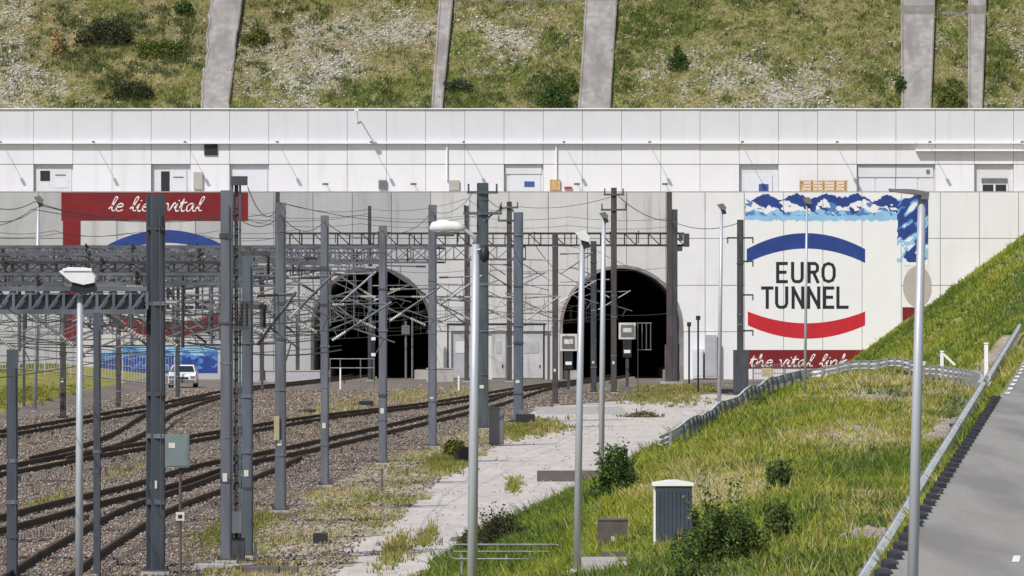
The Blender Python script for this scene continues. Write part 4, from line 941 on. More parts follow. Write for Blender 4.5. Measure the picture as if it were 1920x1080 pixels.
# ------------------------------------------------------------------ gantry beams
GG = 'lattice gantry beams across the tracks'
def gantry(Y, xa, xb, z0, z1, m_, lab, bay=None, depth=0.5, post=True, drops=True, chord=0.09, xmast=True):
    th = thing('overhead_gantry', lab, 'gantry', (xa, Y, 0), GG); bay = bay or (z1 - z0) * 1.0
    mb = MB()
    for yy in (Y - depth / 2, Y + depth / 2):
        for zz in (z0, z1): mb.bar((xa, yy, zz), (xb, yy, zz), chord, chord)
    mb.build('chords', m_, th)
    n = max(2, int(round((xb - xa) / bay))); mb = MB()
    for k in range(n + 1):
        x = xa + (xb - xa) * k / n
        for yy in (Y - depth / 2, Y + depth / 2): mb.bar((x, yy, z0 + chord / 2), (x, yy, z1 - chord / 2), chord * 0.6)
        if k < n:
            x2 = xa + (xb - xa) * (k + 1) / n
            if xmast:
                mb.bar((x, Y - depth / 2, z0), (x2, Y - depth / 2, z1), chord * 0.5)
            if k % 2: mb.bar((x, Y + depth / 2, z1), (x2, Y + depth / 2, z0), chord * 0.5)
            mb.bar((x, Y - depth / 2, z1), (x2, Y + depth / 2, z1), chord * 0.5)
    mb.build('lacing', m_, th)
    if chord > 0.11 and xmast: box(xa, xb - 0.1, Y - depth / 2 + 0.1, Y + depth / 2 - 0.1, z0 + 0.06, z1 - 0.14).build('cable_tray', 'truss', th)
    if post: hsection(MB(), xa, Y, 0, z1 + 0.4, 0.3, 0.1).build('support_post', m_, th)
    if drops:
        for key in TR:
            f, ya, yb = TR[key]
            if key in 'e' or not ya < Y < yb: continue
            x = float(f(Y)) + 1.6
            if not xa + 1 < x < xb - 1.2 or (x - 0) * F / Y < -1010: continue
            dp = MB().tube([(x, Y, z0 - 0.02), (x, Y, 5.4)], 0.055, 6).build('drop_post', m_, th)
            cantilever(x - 0.05, Y, 5.0, -1, 2.0, th, 'tube', random.choice(('insul', 'insuld')))
    n2 = int((xb - xa) / 3.1)
    for k in range(n2):
        x = xa + 1.3 + k * 3.1 + random.uniform(-0.8, 0.8)
        if x * F / Y < -985 or x > xb - 0.4: continue
        insulator((x, Y - depth / 2 - 0.12, z1 + 0.05 + random.uniform(-0.2, 0.2)), (x, Y - depth / 2 - 0.12, z1 - 0.75 + random.uniform(-0.2, 0.1)), th, 'insuld', 0.06)
gx = lambda px, Y: (px - 960) / F * Y
gantry(MT[2][1], -24, MT[2][0] - 0.2, 6.55, 7.12, 'trussb', 'nearest blue-grey gantry beam reaching left from the thick dark mast', 0.42, 0.45, chord=0.12)
gantry(MT[5][1] + 0.6, -30, MT[5][0] + 0.1, 7.75, 8.30, 'truss', 'grey gantry beam ending at the mast with the yellowish plate', 0.6)
gantry(MT[6][1] + 0.6, -33, MT[6][0] + 0.1, 8.15, 8.75, 'truss', 'grey gantry beam ending at the mast before the left edge of the left tunnel', 0.65)
gantry(MT[7][1] + 0.6, -36, MT[7][0] + 0.1, 8.35, 9.0, 'trussb', 'blue-grey gantry beam ending at the mast before the middle of the left tunnel', 0.7)
gantry(MT[8][1] + 0.6, -40, MT[8][0] + 0.6, 8.55, 9.2, 'trussb', 'blue-grey gantry beam ending at the mast before the right edge of the left tunnel', 0.75)
gantry(MT[10][1] + 0.6, -44, MT[10][0] + 0.4, 9.05, 9.8, 'truss', 'grey gantry beam ending at the blue-grey mast over the point machine', 0.8)
for (Y, pr, pa_, pb_, m_, lab, by) in (
    (164, 424, 514, 532, 'truss', 'low grey gantry beam just behind the nearest blue-grey one', 0.38),
    (176, 464, 492, 512, 'trussd', 'dark narrow gantry beam second behind the nearest blue-grey one', 0.45),
    (229, 464, 500, 522, 'steel', 'pale gantry beam ending behind the right mast of the near cluster', 0.5),
    (290, 526, 470, 494, 'steel', 'pale gantry beam ending behind the mast with the yellowish plate', 0.6),
    (308, 526, 498, 520, 'trussd', 'lower dark gantry beam ending behind the mast with the yellowish plate', 0.6),
    (352, 609, 464, 484, 'truss', 'distant grey gantry beam ending behind the mast before the left tunnel\'s left edge', 0.7),
    (372, 464, 518, 538, 'trussb', 'low distant blue-grey gantry beam behind the near mast cluster', 0.7),
    (240, 526, 516, 536, 'truss', 'low grey gantry beam ending behind the mast with the yellowish plate', 0.55),
    (283, 609, 506, 522, 'trussd', 'low dark narrow gantry beam ending at the left rim of the left tunnel', 0.55),
    (317, 718, 494, 508, 'truss', 'low distant gantry beam crossing the crown of the left tunnel', 0.6),
    (260, 609, 484, 502, 'truss', 'narrow grey gantry beam ending behind the mast before the left tunnel\'s left edge', 0.5),
    (335, 718, 474, 490, 'trussd', 'narrow dark gantry beam ending behind the mast before the middle of the left tunnel', 0.6),
    (425, 491, 508, 528, 'trussd', 'farthest low dark gantry beam ending at a thin brown mast', 0.8)):
    gantry(Y, gx(-60, Y), gx(pr, Y), CH + (560 - pb_) / F * Y, CH + (560 - pa_) / F * Y, m_, lab, by, 0.55, chord=0.085)
    hsection(MB(), gx(pr, Y), Y + 0.5, 0, CH + (560 - pa_) / F * Y + 0.5, 0.2, 0.1).build('support_post', 'steelbr', [o for o in bpy.data.objects if o.get('label') == lab][0])
gantry(392, -46, gx(500, 392), 9.3, 10.1, 'trussd', 'dark distant gantry beam on the left in front of the red lettered band', 0.9)
gantry(470, gx(521, 470), gx(1283, 470), 11.15, 12.1, 'trussd', 'long dark open gantry beam spanning both tunnel mouths', 0.95, 0.6, post=False, drops=False, chord=0.16, xmast=False)
# supports of the long gantry
x, y = gx(521, 470), 470.0
th = thing('catenary_mast', 'tall dark mast at the left end of the long dark gantry beam', 'mast', (x, y, 0), GM)
hsection(MB(), x, y - 0.5, 0, CH + 200 / F * y, 0.34, 0.1).build('post', 'steeld', th); box(x - 0.5, x + 0.5, y - 1, y, -0.2, 0.12).build('footing', 'conc', th)
x = gx(1258, 471)
th = thing('catenary_mast', 'massive double dark mast at the right rim of the right tunnel', 'mast', (x, y, 0), GM)
zt = CH + 200 / F * y
hsection(MB(), x - 0.18, y - 0.7, 0, zt, 0.40, 0.1).build('post', 'steelbr', th)
hsection(MB(), x + 0.25, y - 0.65, 0, zt - 1.4, 0.42, 0.1).build('post', 'steeld', th)
box(x - 0.9, x + 0.9, y - 1.5, y + 0.2, -0.2, 0.25).build('footing', 'conc', th)
box(x - 0.52, x + 0.62, y - 0.4, y + 0.15, 0.25, 3.2).build('encasement', 'brownpanel', th)
for (pa, pb_, pt_, pbt) in ((1272, 1280, 436, 452), (1281, 1292, 438, 463), (1269, 1279, 462, 471)):
    box(gx(pa, 470), gx(pb_, 470), y - 0.9, y - 0.5, CH + (560 - pbt) / F * 470, CH + (560 - pt_) / F * 470).build('terminal_box', 'steeld', th)
# gooseneck on the green mast
x, y, z1, wm = MT[9]
th = [o for o in bpy.data.objects if o.get('label', '').startswith('green-grey mast')][0]
pts = [P(908 + 55 * t, 415 - 26 * math.sin(min(1, t * 1.25) * math.pi / 2) + (8 if t > .9 else 0), y - 0.25) for t in [k / 10 for k in range(11)]]
MB().tube(pts, 0.06, 6).build('curved_arm', 'trussb', th)

# ------------------------------------------------------------------ overhead wires
GW = 'overhead wires above the tracks'
def wire(name, lab, pts, sag, r, n=10, parent=None):
    mb = MB(); path = []
    for i in range(len(pts) - 1):
        p, q = Vector(pts[i]), Vector(pts[i + 1])
        for k in range(n + (1 if i == len(pts) - 2 else 0)):
            t = k / n; v = p.lerp(q, t); v.z -= sag * 4 * t * (1 - t); path.append(v)
    mb.tube(path, r, 5)
    o = mb.build(name, 'wire', parent)
    if lab: tag(o, lab, 'wire', GW)
    return o
for key, lab in (('a', 'contact and carrier wires over the track into the left tunnel'), ('b', 'contact and carrier wires over the middle track'), ('c', 'contact and carrier wires over the track nearest the path'), ('d', 'contact and carrier wires over the turnout track at the bottom left')):
    f, ya, yb = TR[key]; th = thing('overhead_line', lab, 'wires', (float(f(ya)), ya, 5.0), GW)
    Y = [y for y in np.arange(ya, min(yb, 520), 28)] + [min(yb, 520)]
    zz = 0.12 if key in 'bd' else 0
    wire('contact_wire', None, [(float(f(y)) + 0.18 * (-1) ** i, y, 5.02 + zz) for i, y in enumerate(Y)], 0.02, 0.012, 4, th)
    wire('carrier_wire', None, [(float(f(y)) + 0.18 * (-1) ** i, y, 6.72 + zz) for i, y in enumerate(Y)], 0.55, 0.014, 8, th)
    mb = MB()
    for i in range(len(Y) - 1):
        for t in (0.2, 0.4, 0.6, 0.8):
            y = Y[i] + (Y[i + 1] - Y[i]) * t; a = float(np.interp(t, [0, 1], [f(Y[i]) + 0.18 * (-1) ** i, f(Y[i + 1]) + 0.18 * (-1) ** (i + 1)]))
            mb.bar((a, y, 5.02 + zz), (a, y, 6.72 + zz - 0.55 * 4 * t * (1 - t)), 0.012)
    mb.build('droppers', 'wire', th)['kind'] = 'stuff'
def T(i, dz=-0.15, dx=0): x, y, z, w = MT[i]; return (x + dx, y, z + dz)
wire('feeder_wire', 'sagging feeder wire from the tall slim dark mast to the black mast by the mural', [T(15, -0.3), (gx(1258, 469), 469, CH + 146 / F * 469), T(16, -0.2)], 0.55, 0.03)
wire('feeder_wire', 'feeder wire between the green-grey mast and the tall slim dark mast', [T(9, -0.5), T(11, -0.3), T(15, -0.6)], 0.5, 0.022)
wire('feeder_wire', 'lower wire from the green-grey mast along the masts in front of the left tunnel', [T(9, -0.5, -0.5), T(8, -0.3), T(7, -0.2), T(6, -0.2), T(5, -0.4), T(3, -0.4)], 0.45, 0.014)
wire('feeder_wire', 'upper wire strung from the near mast cluster to the green-grey mast', [(x2 + 0.3, G(443, 1052)[1], 9.8), T(5, 0.0), T(9, -1.5, 0.5)], 0.6, 0.013)
wire('feeder_wire', 'topmost wire at the far left crossing in front of the grey wall', [P(-60, 362, 240), P(65, 378, 262), P(300, 392, 300), P(521, 395, 468)], 0.5, 0.02)
wire('feeder_wire', 'second wire at the far left dipping towards the red lettered band', [P(-60, 395, 235), P(75, 385, 270), P(440, 398, 320), P(521, 402, 468)], 0.6, 0.018)
wire('feeder_wire', 'third wire at the far left rising across the grey wall', [P(-60, 418, 250), P(60, 392, 265), P(420, 408, 320), P(693, 400, 495)], 0.4, 0.018)
wire('feeder_wire', 'thin wire from the long gantry to the left tunnel mast', [P(521, 378, 469), P(693, 392, 494), P(875, 372, 487), P(955, 392, 487)], 0.5, 0.02)
wire('feeder_wire', 'slanting stay wire between the brown masts and the right tunnel rim', [P(1000, 455, 470), P(1040, 505, 470), P(1113, 545, 445)], 0.1, 0.03)
wire('feeder_wire', 'slanting wire from the gantry down to the brown mast by the service doors', [P(815, 560, 480), P(872, 530, 487), P(952, 560, 487), P(1040, 585, 378)], 0.3, 0.03)
wire('feeder_wire', 'straight pale cable in front of the right tunnel crown', [T(13, -0.6), T(14, -0.6), P(1258, 535, 469)], 0.1, 0.02)

WL = [(470, 402, 1268, 408, 440), (480, 418, 1262, 424, 455), (470, 572, 1268, 586, 400), (455, 586, 1060, 578, 360), (440, 598, 1120, 592, 330), (500, 560, 1045, 552, 430), (540, 508, 1262, 500, 462), (-40, 560, 640, 590, 300), (-40, 602, 700, 612, 340), (-40, 590, 520, 604, 270), (-40, 622, 600, 606, 380), (540, 612, 1050, 618, 440), (-40, 440, 560, 430, 420), (-40, 428, 520, 446, 360)]
WD = ['upper thin line strung above the long dark gantry', 'second thin line strung just above the long dark gantry', 'long thin line crossing both tunnel mouths at crown height', 'thin line from the near masts past the left tunnel crown', 'thin line crossing low in front of the left tunnel arch', 'thin line from the near masts to the brown mast at the right rim', 'thin line hanging just under the long dark gantry', 'thin line falling from the far left to the left tunnel', 'lower thin line from the far left to the left tunnel', 'thin line at the far left before the blue painted sea', 'thin line at the far left rising towards the near masts', 'low thin line between the left tunnel and the signal board', 'thin line at the far left across the red lettered band', 'second thin line at the far left under the red lettered band']
for (a, b, c, d, Y), lab in zip(WL, WD):
    wire('feeder_wire', lab, [P(a + (c - a) * k / 4, b + (d - b) * k / 4, Y + 6 * k) for k in range(5)], 0.28, 0.017, 6)

mb = MB()
for k in range(60):
    x0 = random.uniform(-60, 360); x1 = x0 + random.uniform(150, 420); y0 = random.uniform(545, 655); Y = random.uniform(165, 400)
    if random.random() < 0.3: y0 = random.uniform(455, 545)
    y1 = y0 + random.uniform(-22, 22); x1 = min(x1, 640); p, q = Vector(P(x0, y0, Y)), Vector(P(x1, y1, Y + 16)); sg_ = random.uniform(0.05, 0.35)
    mb.tube([p.lerp(q, t / 8) - Vector((0, 0, sg_ * 4 * t / 8 * (1 - t / 8))) for t in range(9)], random.choice((0.014, 0.018, 0.026)), 5)
o = mb.build('tangled_wires', 'wire'); tag(o, 'dense tangle of thin wires strung between the gantries left of the left tunnel', 'wires', None, 'stuff')

# ------------------------------------------------------------------ lamp posts
GL = 'lamp posts'
def lamp_post(pxb, pyb, pxt, pyt, Y, wpx, kind, lab, zb=None):
    zb = float(height(gx(pxb, Y), Y)) if zb is None else zb
    b = (gx(pxb, Y), Y, zb); t = P(pxt, pyt, Y); r = wpx / 2 * Y / F
    th = thing('lamp_post', lab, 'lamp post', b, GL)
    MB().tube([(b[0], b[1], b[2] - 0.3), tuple(b[i] + (t[i] - b[i]) * 0.5 for i in range(3)), t], [r * 1.12, r, r * 0.8], 12).build('pole', 'lamp', th, smooth=True)
    if b[2] > -1: MB().tube([(b[0], b[1], b[2] - 0.1), (b[0], b[1], b[2] + 0.06)], r * 2.0, 10).build('base_flange', 'conc', th)
    u = Y / F
    def pz(px, py, dy=0): return (gx(px, Y), Y + dy, CH + (560 - py) * u)
    if kind == 'flood':
        W = 0.30
        head = MB().prism([(gx(a, Y), CH + (560 - c) * u) for a, c in ((-38 + pxt, pyt - 47), (-20 + pxt, pyt - 55), (14 + pxt, pyt - 54), (30 + pxt, pyt - 38), (28 + pxt, pyt - 26), (8 + pxt, pyt - 22), (-16 + pxt, pyt - 28))][::-1], Y - W, Y + W).build('lamp_housing', 'lampw', th)
        MB().prism([(gx(a, Y), CH + (560 - c) * u) for a, c in ((-12 + pxt, pyt - 27.5), (8 + pxt, pyt - 21.5), (28 + pxt, pyt - 25.5), (32 + pxt, pyt - 12), (10 + pxt, pyt - 4), (-18 + pxt, pyt - 10))][::-1], Y - W * 0.8, Y + W * 0.8).build('lamp_glass', 'dark', th)
        box(gx(pxt - 30, Y), gx(pxt + 24, Y), Y - W - 0.03, Y - W - 0.001, CH + (560 - pyt + 48) * u, CH + (560 - pyt + 53) * u).build('hood_edge', 'white', head)
        MB().tube([t, pz(pxt, pyt - 12)], 0.05, 8).build('bracket', 'lamp', th)
    elif kind == 'street_left':
        MB().tube([t, pz(pxt - 2, pyt - 14), pz(pxt - 22, pyt - 28), pz(pxt - 34, pyt - 30)], r * 0.45, 8).build('arm', 'lamp', th, smooth=True)
        hd = MB().tube([pz(pxt - 20, pyt - 29), pz(pxt - 34, pyt - 32), pz(pxt - 62, pyt - 34), pz(pxt - 80, pyt - 32), pz(pxt - 86, pyt - 28)], [0.05, 0.11, 0.14, 0.11, 0.03], 10).build('lamp_head', 'lampw', th, smooth=True)
        MB().tube([pz(pxt - 40, pyt - 23), pz(pxt - 74, pyt - 23)], 0.09, 8).build('lamp_glass', 'tube', hd)
        cam_ = MB().tube([pz(pxt + 2, pyt + 12, -0.12), pz(pxt + 16, pyt + 8, -0.12)], 0.035, 6).build('camera_bracket', 'tube', th)
        MB().tube([pz(pxt + 16, pyt + 2, -0.12), pz(pxt + 16, pyt + 16, -0.12), pz(pxt + 16, pyt + 28, -0.12), pz(pxt + 16, pyt + 34, -0.12)], [0.06, 0.11, 0.10, 0.03], 10).build('camera_dome', 'dark', cam_, smooth=True)
    elif kind == 'flat_arm':
        hd = MB().prism([(gx(a, Y), CH + (560 - c) * u) for a, c in ((pxt - 62, pyt - 12), (pxt - 20, pyt - 11), (pxt + 12, pyt - 6), (pxt + 12, pyt + 2), (pxt - 30, pyt - 3), (pxt - 60, pyt - 7))][::-1], Y - 0.12, Y + 0.12).build('lamp_head', 'boxgrey', th)
        box(gx(pxt - 3, Y), gx(pxt + 11, Y), Y - 0.13, Y + 0.13, CH + (560 - pyt - 8) * u, CH + (560 - pyt - 1) * u).build('collar', 'boxgrey', th)
    else:                                                   # small tilted floodlight
        s = {'spot': 1.0, 'spot_small': 0.62}[kind]
        MB().prism([(gx(a, Y), CH + (560 - c) * u) for a, c in ((pxt - 14 * s, pyt - 20 * s), (pxt + 4 * s, pyt - 24 * s), (pxt + 14 * s, pyt - 12 * s), (pxt + 12 * s, pyt - 2 * s), (pxt - 4 * s, pyt - 6 * s))][::-1], Y - 0.2, Y + 0.2).build('lamp_housing', 'lampw' if kind == 'spot' else 'boxgrey', th)
        MB().prism([(gx(a, Y), CH + (560 - c) * u) for a, c in ((pxt - 3 * s, pyt - 5.5 * s), (pxt + 12 * s, pyt - 1.5 * s), (pxt + 15 * s, pyt + 8 * s), (pxt + 2 * s, pyt + 10 * s))][::-1], Y - 0.17, Y + 0.17).build('lamp_glass', 'dark', th)
lamp_post(148, 1142, 150, 556, 130, 14, 'flood', 'pale lamp post with big white floodlight, leftmost in the foreground', 0)
lamp_post(884, 1190, 892, 458, 120, 18, 'street_left', 'tall central lamp post with white street lamp head and black dome camera', 0)
x, y, z = on_ground(1081, 1074)
lamp_post(1081, 1074, 1092, 456, y, 13, 'spot', 'slender lamp post standing beside the concrete pad in the grass')
lamp_post(1127, 905, 1132, 412, 219, 10, 'spot_small', 'slender lamp post rising from the dark bush by the path', 0)
lamp_post(1348, 772, 1353, 396, 357, 7, 'spot_small', 'thin far lamp post where the gravel path narrows', 0)
x, y, z = on_ground(1510, 742)
lamp_post(1509, 742, 1513, 385, y, 5, 'spot_small', 'thin lamp post in front of the lettering of the mountain mural')
lamp_post(1708, 1110, 1729, 366, 66, 19, 'flat_arm', 'tall grey street lamp with flat arm beside the road guardrail')
lamp_post(65, 775, 72, 382, 352, 7, 'spot_small', 'thin white lamp post on the far left by the grey fence')

# ------------------------------------------------------------------ guardrails, fence, kerb
WPROF = [(-0.02, -0.155), (0.05, -0.12), (0.05, -0.06), (-0.02, 0.0), (0.05, 0.06), (0.05, 0.12), (-0.02, 0.155), (-0.045, 0.155), (0.02, 0.115), (0.02, 0.065), (-0.05, 0.0), (0.02, -0.065), (0.02, -0.115), (-0.045, -0.155)]
def guardrail(lab, line, spacing, side, pm='guardp', hgt=0.72):
    """line: ground points; side: +1 puts the beam face to the right of travel"""
    L = [0.0]
    for i in range(1, len(line)): L.append(L[-1] + math.dist(line[i], line[i - 1]))
    th = thing('guardrail', lab, 'guardrail', line[0], 'galvanised guardrails'); mb = MB(); n = len(WPROF)
    for i, p in enumerate(line):
        a, b = Vector(line[max(i - 1, 0)]), Vector(line[min(i + 1, len(line) - 1)]); d = (b - a); d.z = 0; d.normalize(); nr = Vector((d.y, -d.x, 0)) * side
        for u, w in WPROF: q = Vector(p) + nr * (u * 1.3 + 0.09) + Vector((0, 0, hgt - 0.165 + w * 1.1)); mb.v.append(tuple(q))
        if i:
            k = i * n
            for j in range(n): mb.f.append((k - n + j, k - n + (j + 1) % n, k + (j + 1) % n, k + j))
    mb.f.append(tuple(range(n))); mb.f.append(tuple(len(mb.v) - n + j for j in range(n))); mb.build('beam', 'guard', th)
    s = 0.5; base = None
    while s < L[-1]:
        k = max(j for j in range(len(L)) if L[j] <= s); k = min(k, len(L) - 2); t = (s - L[k]) / (L[k + 1] - L[k]); p = [line[k][i] + (line[k + 1][i] - line[k][i]) * t for i in range(3)]
        box(p[0] - 0.05, p[0] + 0.05, p[1] - 0.05, p[1] + 0.05, p[2] - 0.3, p[2] + hgt - 0.02).build('post', pm, th); s += spacing
    return th
line = [(float(xrail(Y)), float(Y), float(zroad(Y)) - 1.05) for Y in range(48, 196, 3)]
guardrail('long straight galvanised guardrail climbing beside the road from the bottom edge', line, 2.0, 1)
line = [(float(xrail(Y)) + 0.1, float(Y), float(zroad(Y)) - 0.95) for Y in range(199, 320, 4)]
guardrail('far galvanised guardrail continuing up beside the road at the right edge', line, 2.0, 1)
cp = [(15.45, 195), (16.4, 206), (16.6, 217), (15.9, 228), (14.6, 238), (12.8, 245), (11.0, 249), (9.2, 250), (7.3, 249), (5.8, 248)]
def cat(p, n=6):
    out = []
    for i in range(len(p) - 1):
        p0, p1, p2, p3 = [np.array(p[max(0, min(len(p) - 1, k))]) for k in (i - 1, i, i + 1, i + 2)]
        for t in np.linspace(0, 1, n, endpoint=False): out.append(0.5 * (2 * p1 + (p2 - p0) * t + (2 * p0 - 5 * p1 + 4 * p2 - p3) * t * t + (3 * p1 - p0 - 3 * p2 + p3) * t ** 3))
    out.append(np.array(p[-1], float)); return out
cp = cp[:6] + [(11.3, 241.5), (10.2, 235.5)] + [on_ground(px, py)[:2] for px, py in ((1395, 770), (1345, 796), (1290, 826), (1240, 855))]

line = [(float(a), float(b), float(height(a, b)) - 0.02) for a, b in cat(cp)]
guardrail('curved galvanised guardrail rounding the top of the grassy bank', line, 1.6, 1)
# dark kerb blocks at the road edge
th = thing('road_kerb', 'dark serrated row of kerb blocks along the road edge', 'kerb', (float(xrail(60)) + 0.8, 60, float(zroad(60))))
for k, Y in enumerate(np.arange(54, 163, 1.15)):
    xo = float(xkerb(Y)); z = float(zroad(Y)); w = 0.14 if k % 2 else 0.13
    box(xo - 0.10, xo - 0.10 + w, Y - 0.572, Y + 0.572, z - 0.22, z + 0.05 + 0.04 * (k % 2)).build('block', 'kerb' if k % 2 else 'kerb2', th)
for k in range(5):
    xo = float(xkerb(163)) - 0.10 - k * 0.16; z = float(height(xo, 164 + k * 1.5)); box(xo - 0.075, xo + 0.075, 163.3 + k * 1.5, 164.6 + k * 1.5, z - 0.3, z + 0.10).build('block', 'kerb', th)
# white posts near the bend
def post_thing(px, pyb, pyt, wpx, Y, lab, extra=False):
    x = gx(px, Y); zb = float(height(x, Y)); zt = CH + (560 - pyt) / F * Y; r = wpx / 2 * Y / F
    th = thing('marker_post', lab, 'post', (x, Y, zb)); box(x - r, x + r, Y - 0.05, Y + 0.05, zb - 0.2, zt).build('post', 'white', th)
    box(x - r * 1.25, x + r * 1.25, Y - 0.07, Y + 0.07, zt, zt + 0.05).build('cap', 'white', th)
    if extra: MB().bar((x + 0.06, Y, zt - 0.08), (x + 0.5, Y, zt - 0.5), 0.07, 0.09).build('sloping_end', 'white', th)
post_thing(1849, 715, 645, 7, 206, 'white marker post at the junction of the guardrails')
post_thing(1766, 710, 660, 6, 226, 'white post with sloping arm behind the curved guardrail', True)
post_thing(1731, 710, 680, 7, 230, 'short white post behind the curved guardrail right of the street lamp')

# ------------------------------------------------------------------ cabinets, signals and small things
x, y, z = on_ground(1262, 1024)
u = y / F; th = thing('utility_cabinet', 'dark blue-grey corrugated cabinet with white roof on the grassy bank', 'cabinet', (x, y, z))
w, hgt = 36 * u, 112 * u
box(x - w, x + w, y + 0.02, y + 0.55, z - 0.2, z + hgt).build('body', 'white', th)
dr_ = box(x - w + 0.035, x + w - 0.005, y - 0.025, y + 0.0195, z + 0.02, z + hgt - 0.02).build('door', 'boxblue', th)
for k in range(8): xk = x - w + 0.09 + k * (2 * w - 0.12) / 8; box(xk, xk + 0.03, y - 0.04, y - 0.0255, z + 0.05, z + hgt - 0.1).build('rib', 'boxblue', dr_)
MB().prism([(x - w - 0.03, z + hgt + 0.001), (x + w + 0.03, z + hgt + 0.001), (x + w + 0.03, z + hgt + 0.055), (x + 0.1, z + hgt + 0.11), (x - 0.1, z + hgt + 0.11), (x - w - 0.03, z + hgt + 0.055)], y - 0.06, y + 0.6).build('roof', 'white', th)
x, y, z = on_ground(1149, 1020); u = y / F
th = thing('equipment_box', 'low dark brown box lying in the grass left of the cabinet', 'box', (x, y, z))
box(x - 28 * u, x + 28 * u, y, y + 0.5, z - 0.15, z + 44 * u).build('body', 'brownpanel', th)
box(x - 29 * u, x + 29 * u, y - 0.02, y + 0.52, z + 44 * u, z + 47 * u).build('lid', 'concd', th)
box(x - 3 * u, x + 3 * u, y - 0.03, y - 0.001, z + 0.0, z + 14 * u).build('cable_guard', 'signw', th)
# tubular barrier with round ends
x, y, z = on_ground(950, 1062); u = y / F
th = thing('pipe_barrier', 'low tubular barrier with rounded ends in the weeds beside the central lamp post', 'barrier', (x, y, z))
def loop(py0, py1, pa, pb):
    pts = []; cz = (py0 + py1) / 2; hh = abs(py1 - py0) / 2
    for a in np.linspace(90, 270, 9): pts.append((pa + hh * math.cos(math.radians(a)), cz - hh * math.sin(math.radians(a))))
    for a in np.linspace(270, 450, 9): pts.append((pb + hh * math.cos(math.radians(a)), cz - hh * math.sin(math.radians(a))))
    pts.append(pts[0]); return [(gx(a, y), y, CH + (560 - b) * u) for a, b in pts]
MB().tube(loop(1021, 1048, 856, 1042), 0.02, 6).build('top_loop', 'guardp', th)
MB().tube([(gx(850, y), y, CH + (560 - 1034) * u), (gx(1050, y), y, CH + (560 - 1034) * u)], 0.016, 6).build('middle_rail', 'guardp', th)
for p in (866, 950, 1040): MB().tube([(gx(p, y), y + 0.03, z - 0.2), (gx(p, y), y + 0.03, CH + (560 - 1040) * u)], 0.03, 6).build('leg', 'guardp', th)
x, y, z = on_ground(1160, 1068)
th = thing('concrete_pad', 'pale concrete pad in the grass at the foot of the slender lamp post', 'slab', (x, y, z)); u = y / F
box(gx(1092, y), gx(1232, y), y - 1.2, y + 2.6, z - 0.4, z + 0.13).build('slab', 'conc', th)
box(gx(1130, y), gx(1228, y), y + 2.62, y + 2.75, z - 0.3, z + 0.23).build('upstand', 'concd', th)
# concrete beam across the path
x, y = G(1064, 903); u = y / F
th = thing('concrete_beam', 'dark brown concrete beam lying across the gravel path', 'beam', (x, y, 0)); box(gx(1007, y), gx(1122, y), y, y + 0.6, -0.1, 20 * u).build('beam', 'concd', th)
# pale slab edge at the far end of the path
x, y = G(1080, 764); th = thing('concrete_slab', 'pale concrete slab where the gravel path meets the tracks', 'slab', (x, y, 0)); box(gx(1003, y), gx(1165, y), y - 22, y, -0.3, 0.06).build('slab', 'conc', th)
# grey trackside cabinet and neighbours
x, y = G(931, 836); u = y / F
th = thing('trackside_cabinet', 'narrow grey trackside cabinet at the end of the dry grass strip', 'cabinet', (x, y, 0))
box(x - 14 * u, x + 14 * u, y, y + 0.6, 0.05, 70 * u).build('body', 'boxgrey', th); box(x - 15 * u, x + 15 * u, y - 0.03, y + 0.63, 70 * u, 73 * u).build('lid', 'boxgrey', th); box(x - 12 * u, x + 12 * u, y - 0.025, y - 0.001, 0.15, 65 * u).build('door', 'boxgrey', th)
x, y = G(868, 866); u = y / F
th = thing('cable_pit', 'black open cable pit cover left of the central lamp post', 'box', (x, y, 0))
MB().prism([(x - 17 * u, 0), (x + 16 * u, -0.05), (x + 16 * u, 28 * u), (x - 2 * u, 27 * u), (x - 17 * u, 14 * u)], y, y + 0.7).build('body', 'dark', th)
for (px, py, w_, h_, lab) in ((985, 795, 36, 26, 'dark point machine in the scrap by the blue-grey mast'), (686, 762, 26, 14, 'dark point machine on pale ground before the left tunnel'), (580, 775, 24, 10, 'low dark rail lubricator box beside the far track'), (1365, 738, 40, 12, 'dark cable tray at the foot of the black mast by the mural')):
    x, y = G(px, py); u = y / F
    th = thing('point_machine', lab, 'machine', (x, y, 0)); box(x - w_ / 2 * u, x + w_ / 2 * u, y, y + 0.8, 0, h_ * 0.7 * u).build('body', 'dark', th)
    box(x - w_ / 3 * u, x + w_ / 6 * u, y + 0.1, y + 0.7, h_ * 0.7 * u, h_ * u).build('lid', 'boxgrey', th); MB().bar((x - w_ * 0.9 * u, y + 0.3, 0.14), (x - w_ / 2 * u, y + 0.3, 0.14), 0.1).build('rod', 'rail', th)
# green-grey cabinet on its post
x, y = G(338, 1100); y -= 3; x = gx(338, y); u = y / F
th = thing('switch_cabinet', 'green-grey cabinet on a thin post with a small square sign, beside the thick dark mast', 'cabinet', (x, y, 0))
MB().tube([(x, y, 0), (x, y, CH - 252 * u)], 0.036, 8).build('post', 'brownpanel', th)
cb = box(gx(310, y), gx(355, y), y - 0.14, y + 0.14, CH - 316 * u, CH - 254 * u).build('cabinet', 'greencab', th)
box(gx(312.5, y), gx(352.5, y), y - 0.155, y - 0.1405, CH - 313 * u, CH - 257 * u).build('door', 'greencab', cb); box(gx(317, y), gx(329, y), y - 0.165, y - 0.156, CH - 280 * u, CH - 270 * u).build('label_plate', 'signw', cb)
sg = box(x - 8 * u, x + 8 * u, y - 0.06, y - 0.04, CH - 416 * u, CH - 400 * u).build('sign_plate', 'signw', th); box(x - 4 * u, x + 4 * u, y - 0.065, y - 0.0605, CH - 412 * u, CH - 405 * u).build('sign_mark', 'dark', sg)
